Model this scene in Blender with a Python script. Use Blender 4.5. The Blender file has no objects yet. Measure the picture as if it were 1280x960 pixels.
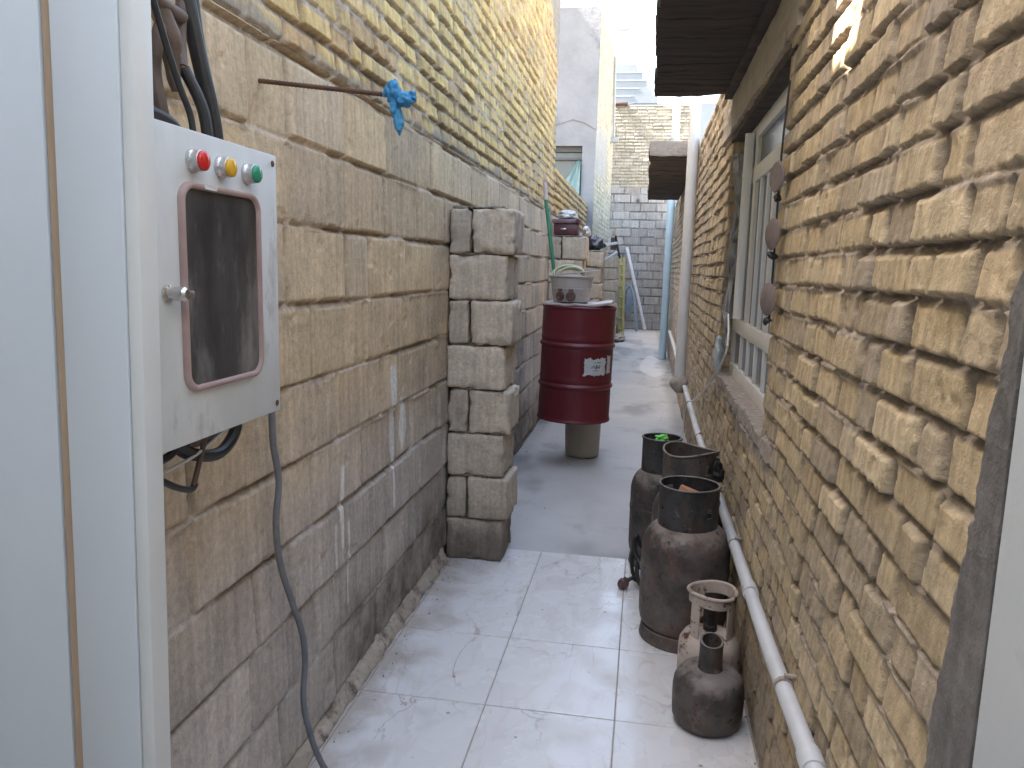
import bpy, bmesh, math, random
import numpy as np
from mathutils import Vector, Matrix
C = bpy.context.scene
H = 1.45
# ------------------------------------------------ camera
def basis(pitch=8.6, yaw=9.5, roll=1.5):
    p, y, r = map(math.radians, (pitch, yaw, roll))
    F = Vector((-math.sin(y)*math.cos(p), math.cos(y)*math.cos(p), -math.sin(p)))
    R0 = Vector((math.cos(y), math.sin(y), 0)); U0 = R0.cross(F)
    R = R0*math.cos(r)+U0*math.sin(r); U = U0*math.cos(r)-R0*math.sin(r)
    return F, R, U
F_, R_, U_ = basis()
cd = bpy.data.cameras.new('camera'); cam = bpy.data.objects.new('camera', cd); C.collection.objects.link(cam)
M = Matrix((R_, U_, -F_)).transposed().to_4x4(); M.translation = Vector((0, 0, H))
cam.matrix_world = M
cd.sensor_width = 36; cd.lens = 36*965/1280; cd.clip_end = 1000; cd.clip_start = .02
cd.dof.use_dof = False
C.camera = cam
# ------------------------------------------------ world, sun, exposure
SUN_EL, SUN_AZ = 50.0, -96.0      # azimuth measured clockwise from +Y
w = bpy.data.worlds.new('World'); C.world = w; w.use_nodes = True
nt = w.node_tree; bg = nt.nodes['Background']
sky = nt.nodes.new('ShaderNodeTexSky'); sky.sky_type = 'NISHITA'; sky.sun_disc = False
sky.sun_elevation = math.radians(SUN_EL); sky.sun_rotation = math.radians(SUN_AZ)
sky.air_density = 1.3; sky.dust_density = 3.5; sky.ozone_density = 1.0
nt.links.new(sky.outputs[0], bg.inputs[0]); bg.inputs[1].default_value = .15
sl = bpy.data.lights.new('sun', 'SUN'); so = bpy.data.objects.new('sun', sl); C.collection.objects.link(so)
sl.energy = 4.0; sl.angle = math.radians(.53); sl.color = (1, .94, .84)
a, e = math.radians(SUN_AZ), math.radians(SUN_EL)
sd = Vector((math.sin(a)*math.cos(e), math.cos(a)*math.cos(e), math.sin(e)))
so.rotation_euler = sd.to_track_quat('Z', 'Y').to_euler(); so.location = sd*30
vs = C.view_settings; vs.view_transform = 'Standard'; vs.look = 'None'; vs.gamma = 1; vs.use_curve_mapping = False
vs.exposure = 2.92
try:
    vs.use_white_balance = True; vs.white_balance_temperature = 7100; vs.white_balance_tint = 10
except Exception: pass

# ------------------------------------------------ numpy noise
def _h(ix, iy, seed):
    n = (ix.astype(np.int64)*374761393 + iy.astype(np.int64)*668265263 + seed*1442695041) & 0xffffffff
    n = ((n ^ (n >> 13))*1274126177) & 0xffffffff
    n = n ^ (n >> 16)
    return (n & 0xffffff)/float(0xffffff)
def vn(x, y, seed=0):
    x = np.asarray(x, float); y = np.asarray(y, float)
    ix = np.floor(x); iy = np.floor(y); fx = x-ix; fy = y-iy
    fx = fx*fx*fx*(fx*(fx*6-15)+10); fy = fy*fy*fy*(fy*(fy*6-15)+10)
    a = _h(ix, iy, seed); b = _h(ix+1, iy, seed); c = _h(ix, iy+1, seed); d = _h(ix+1, iy+1, seed)
    return (a+(b-a)*fx)*(1-fy)+(c+(d-c)*fx)*fy
def fbm(x, y, seed=0, o=4):
    s = 0; am = .5; t = 0
    for k in range(o):
        s = s+am*vn(x*2**k+17.3*k, y*2**k-9.1*k, seed+k*7); t += am; am *= .55
    return s/t-.5
def ss(a, b, x):
    t = np.clip((x-a)/(b-a), 0, 1); return t*t*(3-2*t)

# ------------------------------------------------ tagging helpers
def tag(o, label=None, cat=None, group=None, kind=None):
    if label: o['label'] = label
    if cat: o['category'] = cat
    if group: o['group'] = group
    if kind: o['kind'] = kind
    return o
def thing(name, loc, label, cat, group=None):
    o = bpy.data.objects.new(name, None); C.collection.objects.link(o); o.location = loc
    o.empty_display_size = .1
    return tag(o, label, cat, group)
def wloc(o):
    v = Vector((0, 0, 0))
    while o is not None: v += Vector(o.location); o = o.parent
    return v
def link(name, me, parent=None, origin=None):
    o = bpy.data.objects.new(name, me); C.collection.objects.link(o)
    if parent is not None:
        o.parent = parent; off = wloc(parent)
        me.transform(Matrix.Translation(-off))
    return o
class MB:
    def __init__(s): s.bm = bmesh.new()
    def box(s, c, d, bev=0, rot=None, seg=2):
        r = bmesh.ops.create_cube(s.bm, size=1); vs_ = r['verts']
        bmesh.ops.scale(s.bm, vec=d, verts=vs_)
        if bev:
            es = list({e for v in vs_ for e in v.link_edges})
            rr = bmesh.ops.bevel(s.bm, geom=es, offset=bev, segments=seg, affect='EDGES', profile=.5)
            vs_ = list({v for f in rr['faces'] for v in f.verts} | {v for v in vs_ if v.is_valid})
        if rot is not None: bmesh.ops.rotate(s.bm, verts=vs_, cent=(0, 0, 0), matrix=rot)
        bmesh.ops.translate(s.bm, verts=vs_, vec=c); return s
    def bx(s, x0, x1, y0, y1, z0, z1, bev=0):
        return s.box(((x0+x1)/2, (y0+y1)/2, (z0+z1)/2), (abs(x1-x0), abs(y1-y0), abs(z1-z0)), bev)
    def lathe(s, c, prof, n=48, rot=None, a0=0, a1=2*math.pi, wob=None):
        full = abs(a1-a0-2*math.pi) < 1e-6; m = n if full else n+1; rows = []
        for (r, z) in prof:
            row = []
            if r < 1e-6:
                v = s.bm.verts.new((0, 0, z)); row = [v]*m
            else:
                for k in range(m):
                    t = a0+(a1-a0)*k/n; rr = r*(1+(wob(t, z) if wob else 0))
                    row.append(s.bm.verts.new((rr*math.cos(t), rr*math.sin(t), z)))
            rows.append(row)
        allv = list({v for r_ in rows for v in r_})
        for i in range(len(rows)-1):
            for k in range(n):
                k2 = (k+1) % m if full else k+1
                q = [rows[i][k], rows[i][k2], rows[i+1][k2], rows[i+1][k]]
                u = []
                for v in q:
                    if v not in u: u.append(v)
                if len(u) >= 3:
                    try: s.bm.faces.new(u)
                    except ValueError: pass
        if rot is not None: bmesh.ops.rotate(s.bm, verts=allv, cent=(0, 0, 0), matrix=rot)
        bmesh.ops.translate(s.bm, verts=allv, vec=c); return s
    def tube(s, pts, r, n=10, sub=6, smooth=True, cap=True):
        P = [Vector(p) for p in pts]
        if smooth and len(P) > 2:
            Q = []
            for i in range(len(P)-1):
                p0 = P[max(i-1, 0)]; p1 = P[i]; p2 = P[i+1]; p3 = P[min(i+2, len(P)-1)]
                for k in range(sub):
                    t = k/sub
                    Q.append(.5*((2*p1)+(p2-p0)*t+(2*p0-5*p1+4*p2-p3)*t*t+(-p0+3*p1-3*p2+p3)*t**3))
            Q.append(P[-1]); P = Q
        rr = r if callable(r) else (lambda t: r)
        rings = []; up = Vector((0, 0, 1)); prev = None
        for i, p in enumerate(P):
            d = (P[min(i+1, len(P)-1)]-P[max(i-1, 0)]).normalized()
            if prev is None:
                a_ = d.cross(up)
                if a_.length < .1: a_ = d.cross(Vector((1, 0, 0)))
                a_.normalize()
            else:
                a_ = (prev-d*prev.dot(d)).normalized()
            prev = a_; b_ = d.cross(a_); R = rr(i/(len(P)-1))
            rings.append([s.bm.verts.new(p+(a_*math.cos(2*math.pi*k/n)+b_*math.sin(2*math.pi*k/n))*R) for k in range(n)])
        for i in range(len(rings)-1):
            for k in range(n):
                s.bm.faces.new([rings[i][k], rings[i][(k+1) % n], rings[i+1][(k+1) % n], rings[i+1][k]])
        if cap:
            s.bm.faces.new(rings[0][::-1]); s.bm.faces.new(rings[-1])
        return s
    def prism(s, poly, ext, plane='yz', off=0):
        # poly 2d list in plane, extruded by ext along remaining axis starting at off
        def mk(a_, b_, t):
            return {'yz': (t, a_, b_), 'xz': (a_, t, b_), 'xy': (a_, b_, t)}[plane]
        A = [s.bm.verts.new(mk(a_, b_, off)) for a_, b_ in poly]; B = [s.bm.verts.new(mk(a_, b_, off+ext)) for a_, b_ in poly]
        n = len(poly)
        s.bm.faces.new(A); s.bm.faces.new(B[::-1])
        for i in range(n): s.bm.faces.new([A[i], B[i], B[(i+1) % n], A[(i+1) % n]])
        return s
    def jitter(s, amp, scale, seed=0):
        from mathutils import noise as N
        o = Vector((seed*3.1, seed*1.7, seed*.9))
        for v in s.bm.verts:
            v.co += N.noise_vector(v.co*scale+o)*amp
        return s
    def build(s, name, m, parent=None, smooth=30):
        bmesh.ops.recalc_face_normals(s.bm, faces=s.bm.faces)
        me = bpy.data.meshes.new(name); s.bm.to_mesh(me); s.bm.free()
        me.materials.append(m)
        if smooth:
            me.polygons.foreach_set('use_smooth', [True]*len(me.polygons))
            try: me.set_sharp_from_angle(angle=math.radians(smooth))
            except Exception: pass
        return link(name, me, parent)
def RX(a_, ax): return Matrix.Rotation(math.radians(a_), 3, ax)

# ------------------------------------------------ materials
def mat(name, c1, c2=None, scale=8, rough=.6, rough2=None, bump=.0, bscale=60, metal=0, c3=None, s3=3, t3=.58, w3=.12, stretch=(1, 1, 1), attr=None, spec=.5, coat=0, streak=0, det=6):
    m = bpy.data.materials.new(name); m.use_nodes = True; n = m.node_tree; B = n.nodes['Principled BSDF']
    L = n.links.new
    tc = n.nodes.new('ShaderNodeTexCoord'); mp = n.nodes.new('ShaderNodeMapping'); L(tc.outputs['Object'], mp.inputs[0]); mp.inputs['Scale'].default_value = stretch
    nz = n.nodes.new('ShaderNodeTexNoise'); nz.inputs['Scale'].default_value = scale; nz.inputs['Detail'].default_value = det; nz.inputs['Roughness'].default_value = .6
    L(mp.outputs[0], nz.inputs['Vector'])
    rp = n.nodes.new('ShaderNodeMapRange'); rp.inputs[1].default_value = .32; rp.inputs[2].default_value = .68; L(nz.outputs[0], rp.inputs[0])
    mx = n.nodes.new('ShaderNodeMix'); mx.data_type = 'RGBA'
    mx.inputs[6].default_value = (*c1, 1); mx.inputs[7].default_value = (*(c2 or c1), 1); L(rp.outputs[0], mx.inputs[0])
    out = mx.outputs[2]
    if attr:
        at = n.nodes.new('ShaderNodeAttribute'); at.attribute_name = attr
        mm = n.nodes.new('ShaderNodeMix'); mm.data_type = 'RGBA'; mm.blend_type = 'MULTIPLY'; mm.inputs[0].default_value = 1
        L(at.outputs[0], mm.inputs[6]); L(out, mm.inputs[7]); out = mm.outputs[2]
    if streak:
        mp2 = n.nodes.new('ShaderNodeMapping'); mp2.inputs['Scale'].default_value = (1, 1, .07); L(tc.outputs['Object'], mp2.inputs[0])
        n2 = n.nodes.new('ShaderNodeTexNoise'); n2.inputs['Scale'].default_value = 45; n2.inputs['Detail'].default_value = 5; L(mp2.outputs[0], n2.inputs['Vector'])
        r2 = n.nodes.new('ShaderNodeMapRange'); r2.inputs[1].default_value = .35; r2.inputs[2].default_value = .65; r2.inputs[3].default_value = 1-streak; r2.inputs[4].default_value = 1+streak*.6
        L(n2.outputs[0], r2.inputs[0])
        m2 = n.nodes.new('ShaderNodeVectorMath'); m2.operation = 'SCALE'; L(out, m2.inputs[0]); L(r2.outputs[0], m2.inputs['Scale']); out = m2.outputs[0]
    if c3:
        n3 = n.nodes.new('ShaderNodeTexNoise'); n3.inputs['Scale'].default_value = s3; n3.inputs['Detail'].default_value = 8; n3.inputs['Roughness'].default_value = .7
        L(mp.outputs[0], n3.inputs['Vector'])
        r3 = n.nodes.new('ShaderNodeMapRange'); r3.inputs[1].default_value = t3; r3.inputs[2].default_value = t3+w3; L(n3.outputs[0], r3.inputs[0])
        m3 = n.nodes.new('ShaderNodeMix'); m3.data_type = 'RGBA'; L(r3.outputs[0], m3.inputs[0]); L(out, m3.inputs[6]); m3.inputs[7].default_value = (*c3, 1); out = m3.outputs[2]
    L(out, B.inputs['Base Color'])
    B.inputs['Metallic'].default_value = metal; B.inputs['Specular IOR Level'].default_value = spec
    if rough2 is not None:
        rr = n.nodes.new('ShaderNodeMapRange'); rr.inputs[3].default_value = rough; rr.inputs[4].default_value = rough2; L(rp.outputs[0], rr.inputs[0]); L(rr.outputs[0], B.inputs['Roughness'])
    else: B.inputs['Roughness'].default_value = rough
    if coat: B.inputs['Coat Weight'].default_value = coat; B.inputs['Coat Roughness'].default_value = .15
    if bump:
        nb = n.nodes.new('ShaderNodeTexNoise'); nb.inputs['Scale'].default_value = bscale; nb.inputs['Detail'].default_value = 5; nb.inputs['Roughness'].default_value = .65
        L(mp.outputs[0], nb.inputs['Vector'])
        bp = n.nodes.new('ShaderNodeBump'); bp.inputs['Strength'].default_value = 1; bp.inputs['Distance'].default_value = bump; L(nb.outputs[0], bp.inputs['Height']); L(bp.outputs[0], B.inputs['Normal'])
    return m
m_wall = mat('masonry', (.78, .76, .74), (1.12, 1.12, 1.12), 38, .93, bump=.004, bscale=110, attr='col', streak=.16, spec=.2)
m_blk = mat('block_masonry', (.82, .81, .80), (1.1, 1.1, 1.1), 60, .95, bump=.0035, bscale=160, attr='col', streak=.13, spec=.15)
m_conc = mat('concrete', (.30, .29, .275), (.40, .39, .37), 3.2, .75, bump=.003, bscale=45, c3=(.24, .235, .225), s3=1.6, t3=.52)
m_white_door = mat('door_paint', (.54, .57, .58), (.60, .63, .64), 2.5, .38, .5, bump=.0003, bscale=20, c3=(.43, .40, .385), s3=3.6, t3=.63, w3=.05, stretch=(1, 1, .4))
m_ivory = mat('ivory_paint', (.60, .60, .565), (.66, .66, .63), 4, .45, bump=.0003, bscale=40)
m_tan = mat('tan_wood', (.36, .25, .16), (.46, .33, .22), 10, .6, stretch=(4, 4, .3), bump=.0006)
m_cab = mat('cabinet_paint', (.52, .53, .51), (.64, .655, .65), 5, .42, .6, bump=.0004, bscale=50, c3=(.36, .35, .32), s3=6, t3=.57, w3=.12, stretch=(1, 1, .45))
m_cabglass = mat('dirty_glass', (.012, .010, .009), (.085, .075, .068), 11, .55, .8, c3=(.22, .20, .185), s3=9, t3=.50, w3=.22, stretch=(1, 1, .35))
m_gasket = mat('gasket', (.30, .19, .165), (.42, .30, .27), 9, .7, bump=.0005, c3=(.30, .07, .07), s3=3, t3=.6)
m_chrome = mat('chrome', (.62, .60, .56), (.5, .48, .45), 30, .22, .4, metal=1)
m_red = mat('lamp_red', (.55, .012, .015), (.62, .02, .02), 20, .2, spec=.6)
m_yel = mat('lamp_yellow', (.60, .30, .02), (.66, .36, .03), 20, .2)
m_grn = mat('lamp_green', (.01, .20, .11), (.02, .27, .15), 20, .2)
m_black = mat('black_rubber', (.014, .014, .014), (.04, .036, .032), 14, .38, .6, c3=(.10, .08, .06), s3=9, t3=.62)
m_brownw = mat('brown_tape', (.09, .06, .045), (.17, .12, .09), 20, .5, .7, bump=.001)
m_copper = mat('worn_copper', (.40, .24, .12), (.22, .13, .08), 30, .45, metal=.3)
m_gcable = mat('grey_cable', (.13, .14, .15), (.20, .20, .21), 14, .5, c3=(.25, .22, .18), s3=10, t3=.6)
m_rust = mat('rusted_steel', (.075, .035, .018), (.15, .07, .035), 40, .75, bump=.002, bscale=120)
m_bluerag = mat('blue_cloth', (.03, .17, .36), (.07, .32, .52), 18, .85, bump=.003, bscale=60, c3=(.25, .45, .55), s3=9, t3=.62)
m_drum = mat('drum_paint', (.110, .010, .016), (.155, .016, .024), 3, .34, .5, c3=(.06, .02, .015), s3=4, t3=.66, w3=.06, bump=.0006, bscale=14)
m_lidc = mat('pale_board', (.48, .42, .40), (.62, .56, .54), 9, .8, bump=.001)
m_label = mat('worn_label', (.50, .52, .52), (.62, .63, .62), 25, .6, c3=(.22, .13, .12), s3=14, t3=.62, w3=.05)
m_ink = mat('label_ink', (.07, .075, .08), (.16, .16, .17), 60, .7)
m_beige = mat('beige_plastic', (.33, .27, .20), (.40, .33, .25), 6, .5, c3=(.22, .18, .14), s3=5, t3=.6)
m_pail = mat('pail_plastic', (.44, .40, .37), (.54, .50, .47), 5, .45, c3=(.30, .26, .23), s3=6, t3=.6)
m_brown = mat('brown_plastic', (.10, .05, .045), (.15, .08, .07), 12, .5)
m_hose = mat('pale_hose', (.42, .43, .25), (.52, .52, .36), 12, .5)
m_gpole = mat('green_pole', (.015, .17, .09), (.03, .24, .13), 12, .4)
m_pink = mat('pinkish_wrap', (.50, .37, .34), (.6, .47, .44), 12, .7)
m_maroon = mat('maroon_paint', (.075, .022, .03), (.13, .04, .05), 12, .4)
m_maroonl = mat('maroon_lid', (.16, .09, .10), (.24, .15, .16), 12, .4)
m_wbag = mat('white_bag', (.50, .50, .49), (.68, .68, .67), 12, .5, bump=.003)
m_bbag = mat('black_bag', (.015, .017, .022), (.05, .055, .065), 30, .22, bump=.006, bscale=25)
m_pipe = mat('pvc_pipe', (.56, .57, .57), (.66, .67, .68), 6, .4, c3=(.30, .25, .21), s3=7, t3=.62, w3=.08)
m_pipec = mat('pvc_cream', (.60, .59, .57), (.68, .67, .65), 5, .45, c3=(.38, .34, .30), s3=3, t3=.6)
m_pipehaze = mat('pvc_haze_tint', (.42, .56, .64), (.48, .62, .70), 4, .35)  # blue cast of haze and skylight put into the base colour
m_joint = mat('joint_mortar', (.40, .34, .29), (.30, .25, .21), 30, .8, bump=.003)
def grime(name, dark, mid, light, rust, seed, rough=(.4, .8)):
    m = bpy.data.materials.new(name); m.use_nodes = True; n = m.node_tree; B = n.nodes['Principled BSDF']; L = n.links.new
    tc = n.nodes.new('ShaderNodeTexCoord'); mp = n.nodes.new('ShaderNodeMapping'); mp.inputs['Location'].default_value = (seed, seed*2, 0); L(tc.outputs['Object'], mp.inputs[0])
    def nz(sc, det=8, st=None, ro=.65):
        q = n.nodes.new('ShaderNodeTexNoise'); q.inputs['Scale'].default_value = sc; q.inputs['Detail'].default_value = det; q.inputs['Roughness'].default_value = ro
        if st:
            k = n.nodes.new('ShaderNodeMapping'); k.inputs['Scale'].default_value = st; L(mp.outputs[0], k.inputs[0]); L(k.outputs[0], q.inputs['Vector'])
        else: L(mp.outputs[0], q.inputs['Vector'])
        return q.outputs[0]
    def ramp(o, a, b, c=0, d=1):
        q = n.nodes.new('ShaderNodeMapRange'); q.inputs[1].default_value = a; q.inputs[2].default_value = b; q.inputs[3].default_value = c; q.inputs[4].default_value = d; L(o, q.inputs[0]); return q.outputs[0]
    def mix(f, a, b):
        q = n.nodes.new('ShaderNodeMix'); q.data_type = 'RGBA'; L(f, q.inputs[0])
        for k, v in ((6, a), (7, b)):
            if isinstance(v, tuple): q.inputs[k].default_value = (*v, 1)
            else: L(v, q.inputs[k])
        return q.outputs[2]
    c = mix(ramp(nz(7), .38, .62), dark, mid)
    c = mix(ramp(nz(26, 10, (1, 1, .35)), .50, .64, 0, .75), c, rust)
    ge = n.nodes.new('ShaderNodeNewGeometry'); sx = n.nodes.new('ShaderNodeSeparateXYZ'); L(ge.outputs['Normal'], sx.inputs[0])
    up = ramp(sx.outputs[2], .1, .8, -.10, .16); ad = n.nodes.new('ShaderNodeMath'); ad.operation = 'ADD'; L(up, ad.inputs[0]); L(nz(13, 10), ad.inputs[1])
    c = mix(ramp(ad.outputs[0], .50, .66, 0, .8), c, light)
    c = mix(ramp(nz(55, 4), .66, .72, 0, .8), c, light)
    c = mix(ramp(nz(38, 4, (1, 1, 1), .5), .64, .70, 0, .8), c, (dark[0]*.5, dark[1]*.5, dark[2]*.5))
    L(c, B.inputs['Base Color']); L(ramp(nz(18), .35, .65, *rough), B.inputs['Roughness']); B.inputs['Metallic'].default_value = .1
    b = n.nodes.new('ShaderNodeBump'); b.inputs['Distance'].default_value = .002; L(nz(60), b.inputs['Height']); L(b.outputs[0], B.inputs['Normal'])
    return m
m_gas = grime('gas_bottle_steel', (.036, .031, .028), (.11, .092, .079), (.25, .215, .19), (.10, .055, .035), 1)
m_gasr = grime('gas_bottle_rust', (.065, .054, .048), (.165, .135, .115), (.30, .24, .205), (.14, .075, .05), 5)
m_collar = grime('collar_steel', (.018, .018, .018), (.060, .057, .055), (.21, .20, .19), (.085, .05, .035), 9, (.35, .7))
m_cream = mat('cream_flaking_paint', (.46, .36, .29), (.58, .48, .40), 12, .6, bump=.0015, c3=(.11, .055, .035), s3=17, t3=.55, w3=.06)
m_brass = mat('old_brass', (.22, .17, .10), (.10, .085, .06), 30, .45, metal=.6)
m_green = mat('green_plastic', (.10, .55, .06), (.16, .70, .10), 20, .4)
m_orange = mat('orange_brick', (.40, .17, .08), (.52, .26, .13), 30, .85, bump=.002)
m_soot = mat('soot_black', (.012, .011, .01), (.035, .03, .028), 20, .7)
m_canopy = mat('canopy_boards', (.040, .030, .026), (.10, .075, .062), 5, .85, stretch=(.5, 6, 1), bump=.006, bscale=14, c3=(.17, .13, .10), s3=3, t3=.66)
m_lintel = mat('lintel_render', (.42, .35, .27), (.50, .43, .34), 8, .9, bump=.004, bscale=40, c3=(.24, .19, .15), s3=5, t3=.58)
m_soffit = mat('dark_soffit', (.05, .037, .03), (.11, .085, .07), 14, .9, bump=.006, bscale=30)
m_frame = mat('window_paint', (.74, .71, .66), (.82, .80, .76), 6, .5, bump=.0006, c3=(.36, .29, .23), s3=7, t3=.62)
m_framew = mat('white_profile', (.74, .75, .75), (.82, .82, .81), 6, .4)
m_pane = mat('window_glass', (.03, .036, .042), (.10, .115, .13), 3, .10, .22, spec=.8, stretch=(1, 1, .3))
m_rag = mat('grey_rag', (.45, .45, .46), (.68, .66, .64), 16, .9, bump=.004, bscale=50, c3=(.20, .17, .15), s3=9, t3=.55)
m_disc = mat('clay_disc', (.17, .13, .12), (.24, .19, .175), 30, .8, bump=.001)
m_plaster = mat('painted_plaster', (.54, .58, .60), (.60, .64, .66), 2.5, .8, bump=.0015, bscale=30, c3=(.46, .48, .47), s3=5, t3=.6)
m_cement = mat('cement_render', (.17, .165, .16), (.27, .26, .25), 6, .9, bump=.004, bscale=50, c3=(.32, .31, .30), s3=3, t3=.56)
m_grplast = mat('grey_render', (.22, .23, .25), (.29, .30, .32), 2.2, .9, bump=.012, bscale=7, c3=(.19, .20, .22), s3=1.2, t3=.56, w3=.05)
m_aqua = mat('aqua_cloth', (.42, .60, .60), (.56, .72, .72), 3, .8)
m_yellow = mat('yellow_paint', (.33, .31, .10), (.42, .40, .17), 8, .5)
m_alu = mat('pale_metal', (.55, .56, .58), (.66, .67, .69), 8, .45)
m_bluegrey = mat('bluegrey_metal', (.16, .22, .28), (.24, .30, .36), 8, .5)
m_ground = mat('bare_ground', (.28, .24, .19), (.36, .31, .25), .8, .95)
m_farbl = mat('pale_blockwork', (.20, .235, .27), (.25, .285, .32), 1.5, .9)
m_post = mat('grey_post', (.35, .37, .38), (.42, .44, .45), 8, .5)
m_roof = mat('roof_felt', (.30, .28, .25), (.36, .34, .31), 2, .9)

# tile: white glazed with veins
def tile_mat():
    m = bpy.data.materials.new('marble_tile'); m.use_nodes = True; n = m.node_tree; B = n.nodes['Principled BSDF']; L = n.links.new
    tc = n.nodes.new('ShaderNodeTexCoord')
    at = n.nodes.new('ShaderNodeAttribute'); at.attribute_name = 'col'
    ad = n.nodes.new('ShaderNodeVectorMath'); ad.operation = 'MULTIPLY_ADD'; L(at.outputs[0], ad.inputs[0]); ad.inputs[1].default_value = (37, 23, 11); L(tc.outputs['Object'], ad.inputs[2])
    def vein(scale, width, dist, rot):
        mp = n.nodes.new('ShaderNodeMapping'); mp.inputs['Rotation'].default_value = (0, 0, rot); mp.inputs['Scale'].default_value = (1, .45, 1); L(ad.outputs[0], mp.inputs[0])
        z = n.nodes.new('ShaderNodeTexNoise'); z.inputs['Scale'].default_value = scale; z.inputs['Detail'].default_value = 7; z.inputs['Roughness'].default_value = .55; z.inputs['Distortion'].default_value = dist
        L(mp.outputs[0], z.inputs['Vector'])
        s = n.nodes.new('ShaderNodeMath'); s.operation = 'SUBTRACT'; L(z.outputs[0], s.inputs[0]); s.inputs[1].default_value = .5
        ab = n.nodes.new('ShaderNodeMath'); ab.operation = 'ABSOLUTE'; L(s.outputs[0], ab.inputs[0])
        r = n.nodes.new('ShaderNodeMapRange'); r.inputs[1].default_value = 0; r.inputs[2].default_value = width; r.inputs[3].default_value = 1; r.inputs[4].default_value = 0; L(ab.outputs[0], r.inputs[0])
        return r.outputs[0]
    z = n.nodes.new('ShaderNodeTexNoise'); z.inputs['Scale'].default_value = 2.2; z.inputs['Detail'].default_value = 5; L(ad.outputs[0], z.inputs['Vector'])
    mr = n.nodes.new('ShaderNodeMapRange'); mr.inputs[1].default_value = .45; mr.inputs[2].default_value = .62; L(z.outputs[0], mr.inputs[0])
    v1 = vein(3.0, .010, .9, .7); v2 = vein(5.0, .028, .6, -.5)
    mu = n.nodes.new('ShaderNodeMath'); mu.operation = 'MULTIPLY'; L(v1, mu.inputs[0]); L(mr.outputs[0], mu.inputs[1])
    m1 = n.nodes.new('ShaderNodeMix'); m1.data_type = 'RGBA'; m1.inputs[6].default_value = (.76, .74, .72, 1); m1.inputs[7].default_value = (.70, .665, .63, 1); L(v2, m1.inputs[0])
    m2 = n.nodes.new('ShaderNodeMix'); m2.data_type = 'RGBA'; L(m1.outputs[2], m2.inputs[6]); m2.inputs[7].default_value = (.34, .26, .22, 1)
    k = n.nodes.new('ShaderNodeMath'); k.operation = 'MULTIPLY'; L(mu.outputs[0], k.inputs[0]); k.inputs[1].default_value = .75; L(k.outputs[0], m2.inputs[0])
    # dirt near the left wall and scattered dust
    sx = n.nodes.new('ShaderNodeSeparateXYZ'); L(tc.outputs['Object'], sx.inputs[0])
    dz = n.nodes.new('ShaderNodeTexNoise'); dz.inputs['Scale'].default_value = 6; dz.inputs['Detail'].default_value = 7; L(tc.outputs['Object'], dz.inputs['Vector'])
    x1 = n.nodes.new('ShaderNodeMapRange'); x1.inputs[1].default_value = -.60; x1.inputs[2].default_value = -.92; x1.inputs[3].default_value = -.12; x1.inputs[4].default_value = .30; L(sx.outputs[0], x1.inputs[0])
    s1 = n.nodes.new('ShaderNodeMath'); s1.operation = 'ADD'; L(x1.outputs[0], s1.inputs[0]); L(dz.outputs[0], s1.inputs[1])
    x2 = n.nodes.new('ShaderNodeMapRange'); x2.inputs[1].default_value = .50; x2.inputs[2].default_value = .80; x2.inputs[3].default_value = 0; x2.inputs[4].default_value = .75; L(s1.outputs[0], x2.inputs[0])
    m3 = n.nodes.new('ShaderNodeMix'); m3.data_type = 'RGBA'; L(x2.outputs[0], m3.inputs[0]); L(m2.outputs[2], m3.inputs[6]); m3.inputs[7].default_value = (.40, .34, .27, 1)
    sp = n.nodes.new('ShaderNodeTexVoronoi'); sp.inputs['Scale'].default_value = 9; sp.inputs['Randomness'].default_value = 1; L(tc.outputs['Object'], sp.inputs['Vector'])
    r5 = n.nodes.new('ShaderNodeMapRange'); r5.inputs[1].default_value = .05; r5.inputs[2].default_value = .075; r5.inputs[3].default_value = .8; r5.inputs[4].default_value = 0; L(sp.outputs['Distance'], r5.inputs[0])
    m4 = n.nodes.new('ShaderNodeMix'); m4.data_type = 'RGBA'; L(r5.outputs[0], m4.inputs[0]); L(m3.outputs[2], m4.inputs[6]); m4.inputs[7].default_value = (.25, .20, .16, 1)
    L(m4.outputs[2], B.inputs['Base Color'])
    rr = n.nodes.new('ShaderNodeMapRange'); rr.inputs[1].default_value = .35; rr.inputs[2].default_value = .7; rr.inputs[3].default_value = .16; rr.inputs[4].default_value = .42; L(dz.outputs[0], rr.inputs[0]); L(rr.outputs[0], B.inputs['Roughness'])
    bp = n.nodes.new('ShaderNodeBump'); bp.inputs['Distance'].default_value = .0015; bp.inputs['Strength'].default_value = 1; zb = n.nodes.new('ShaderNodeTexNoise'); zb.inputs['Scale'].default_value = 4; L(tc.outputs['Object'], zb.inputs['Vector']); L(zb.outputs[0], bp.inputs['Height']); L(bp.outputs[0], B.inputs['Normal'])
    return m
m_tile = tile_mat()

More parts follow.
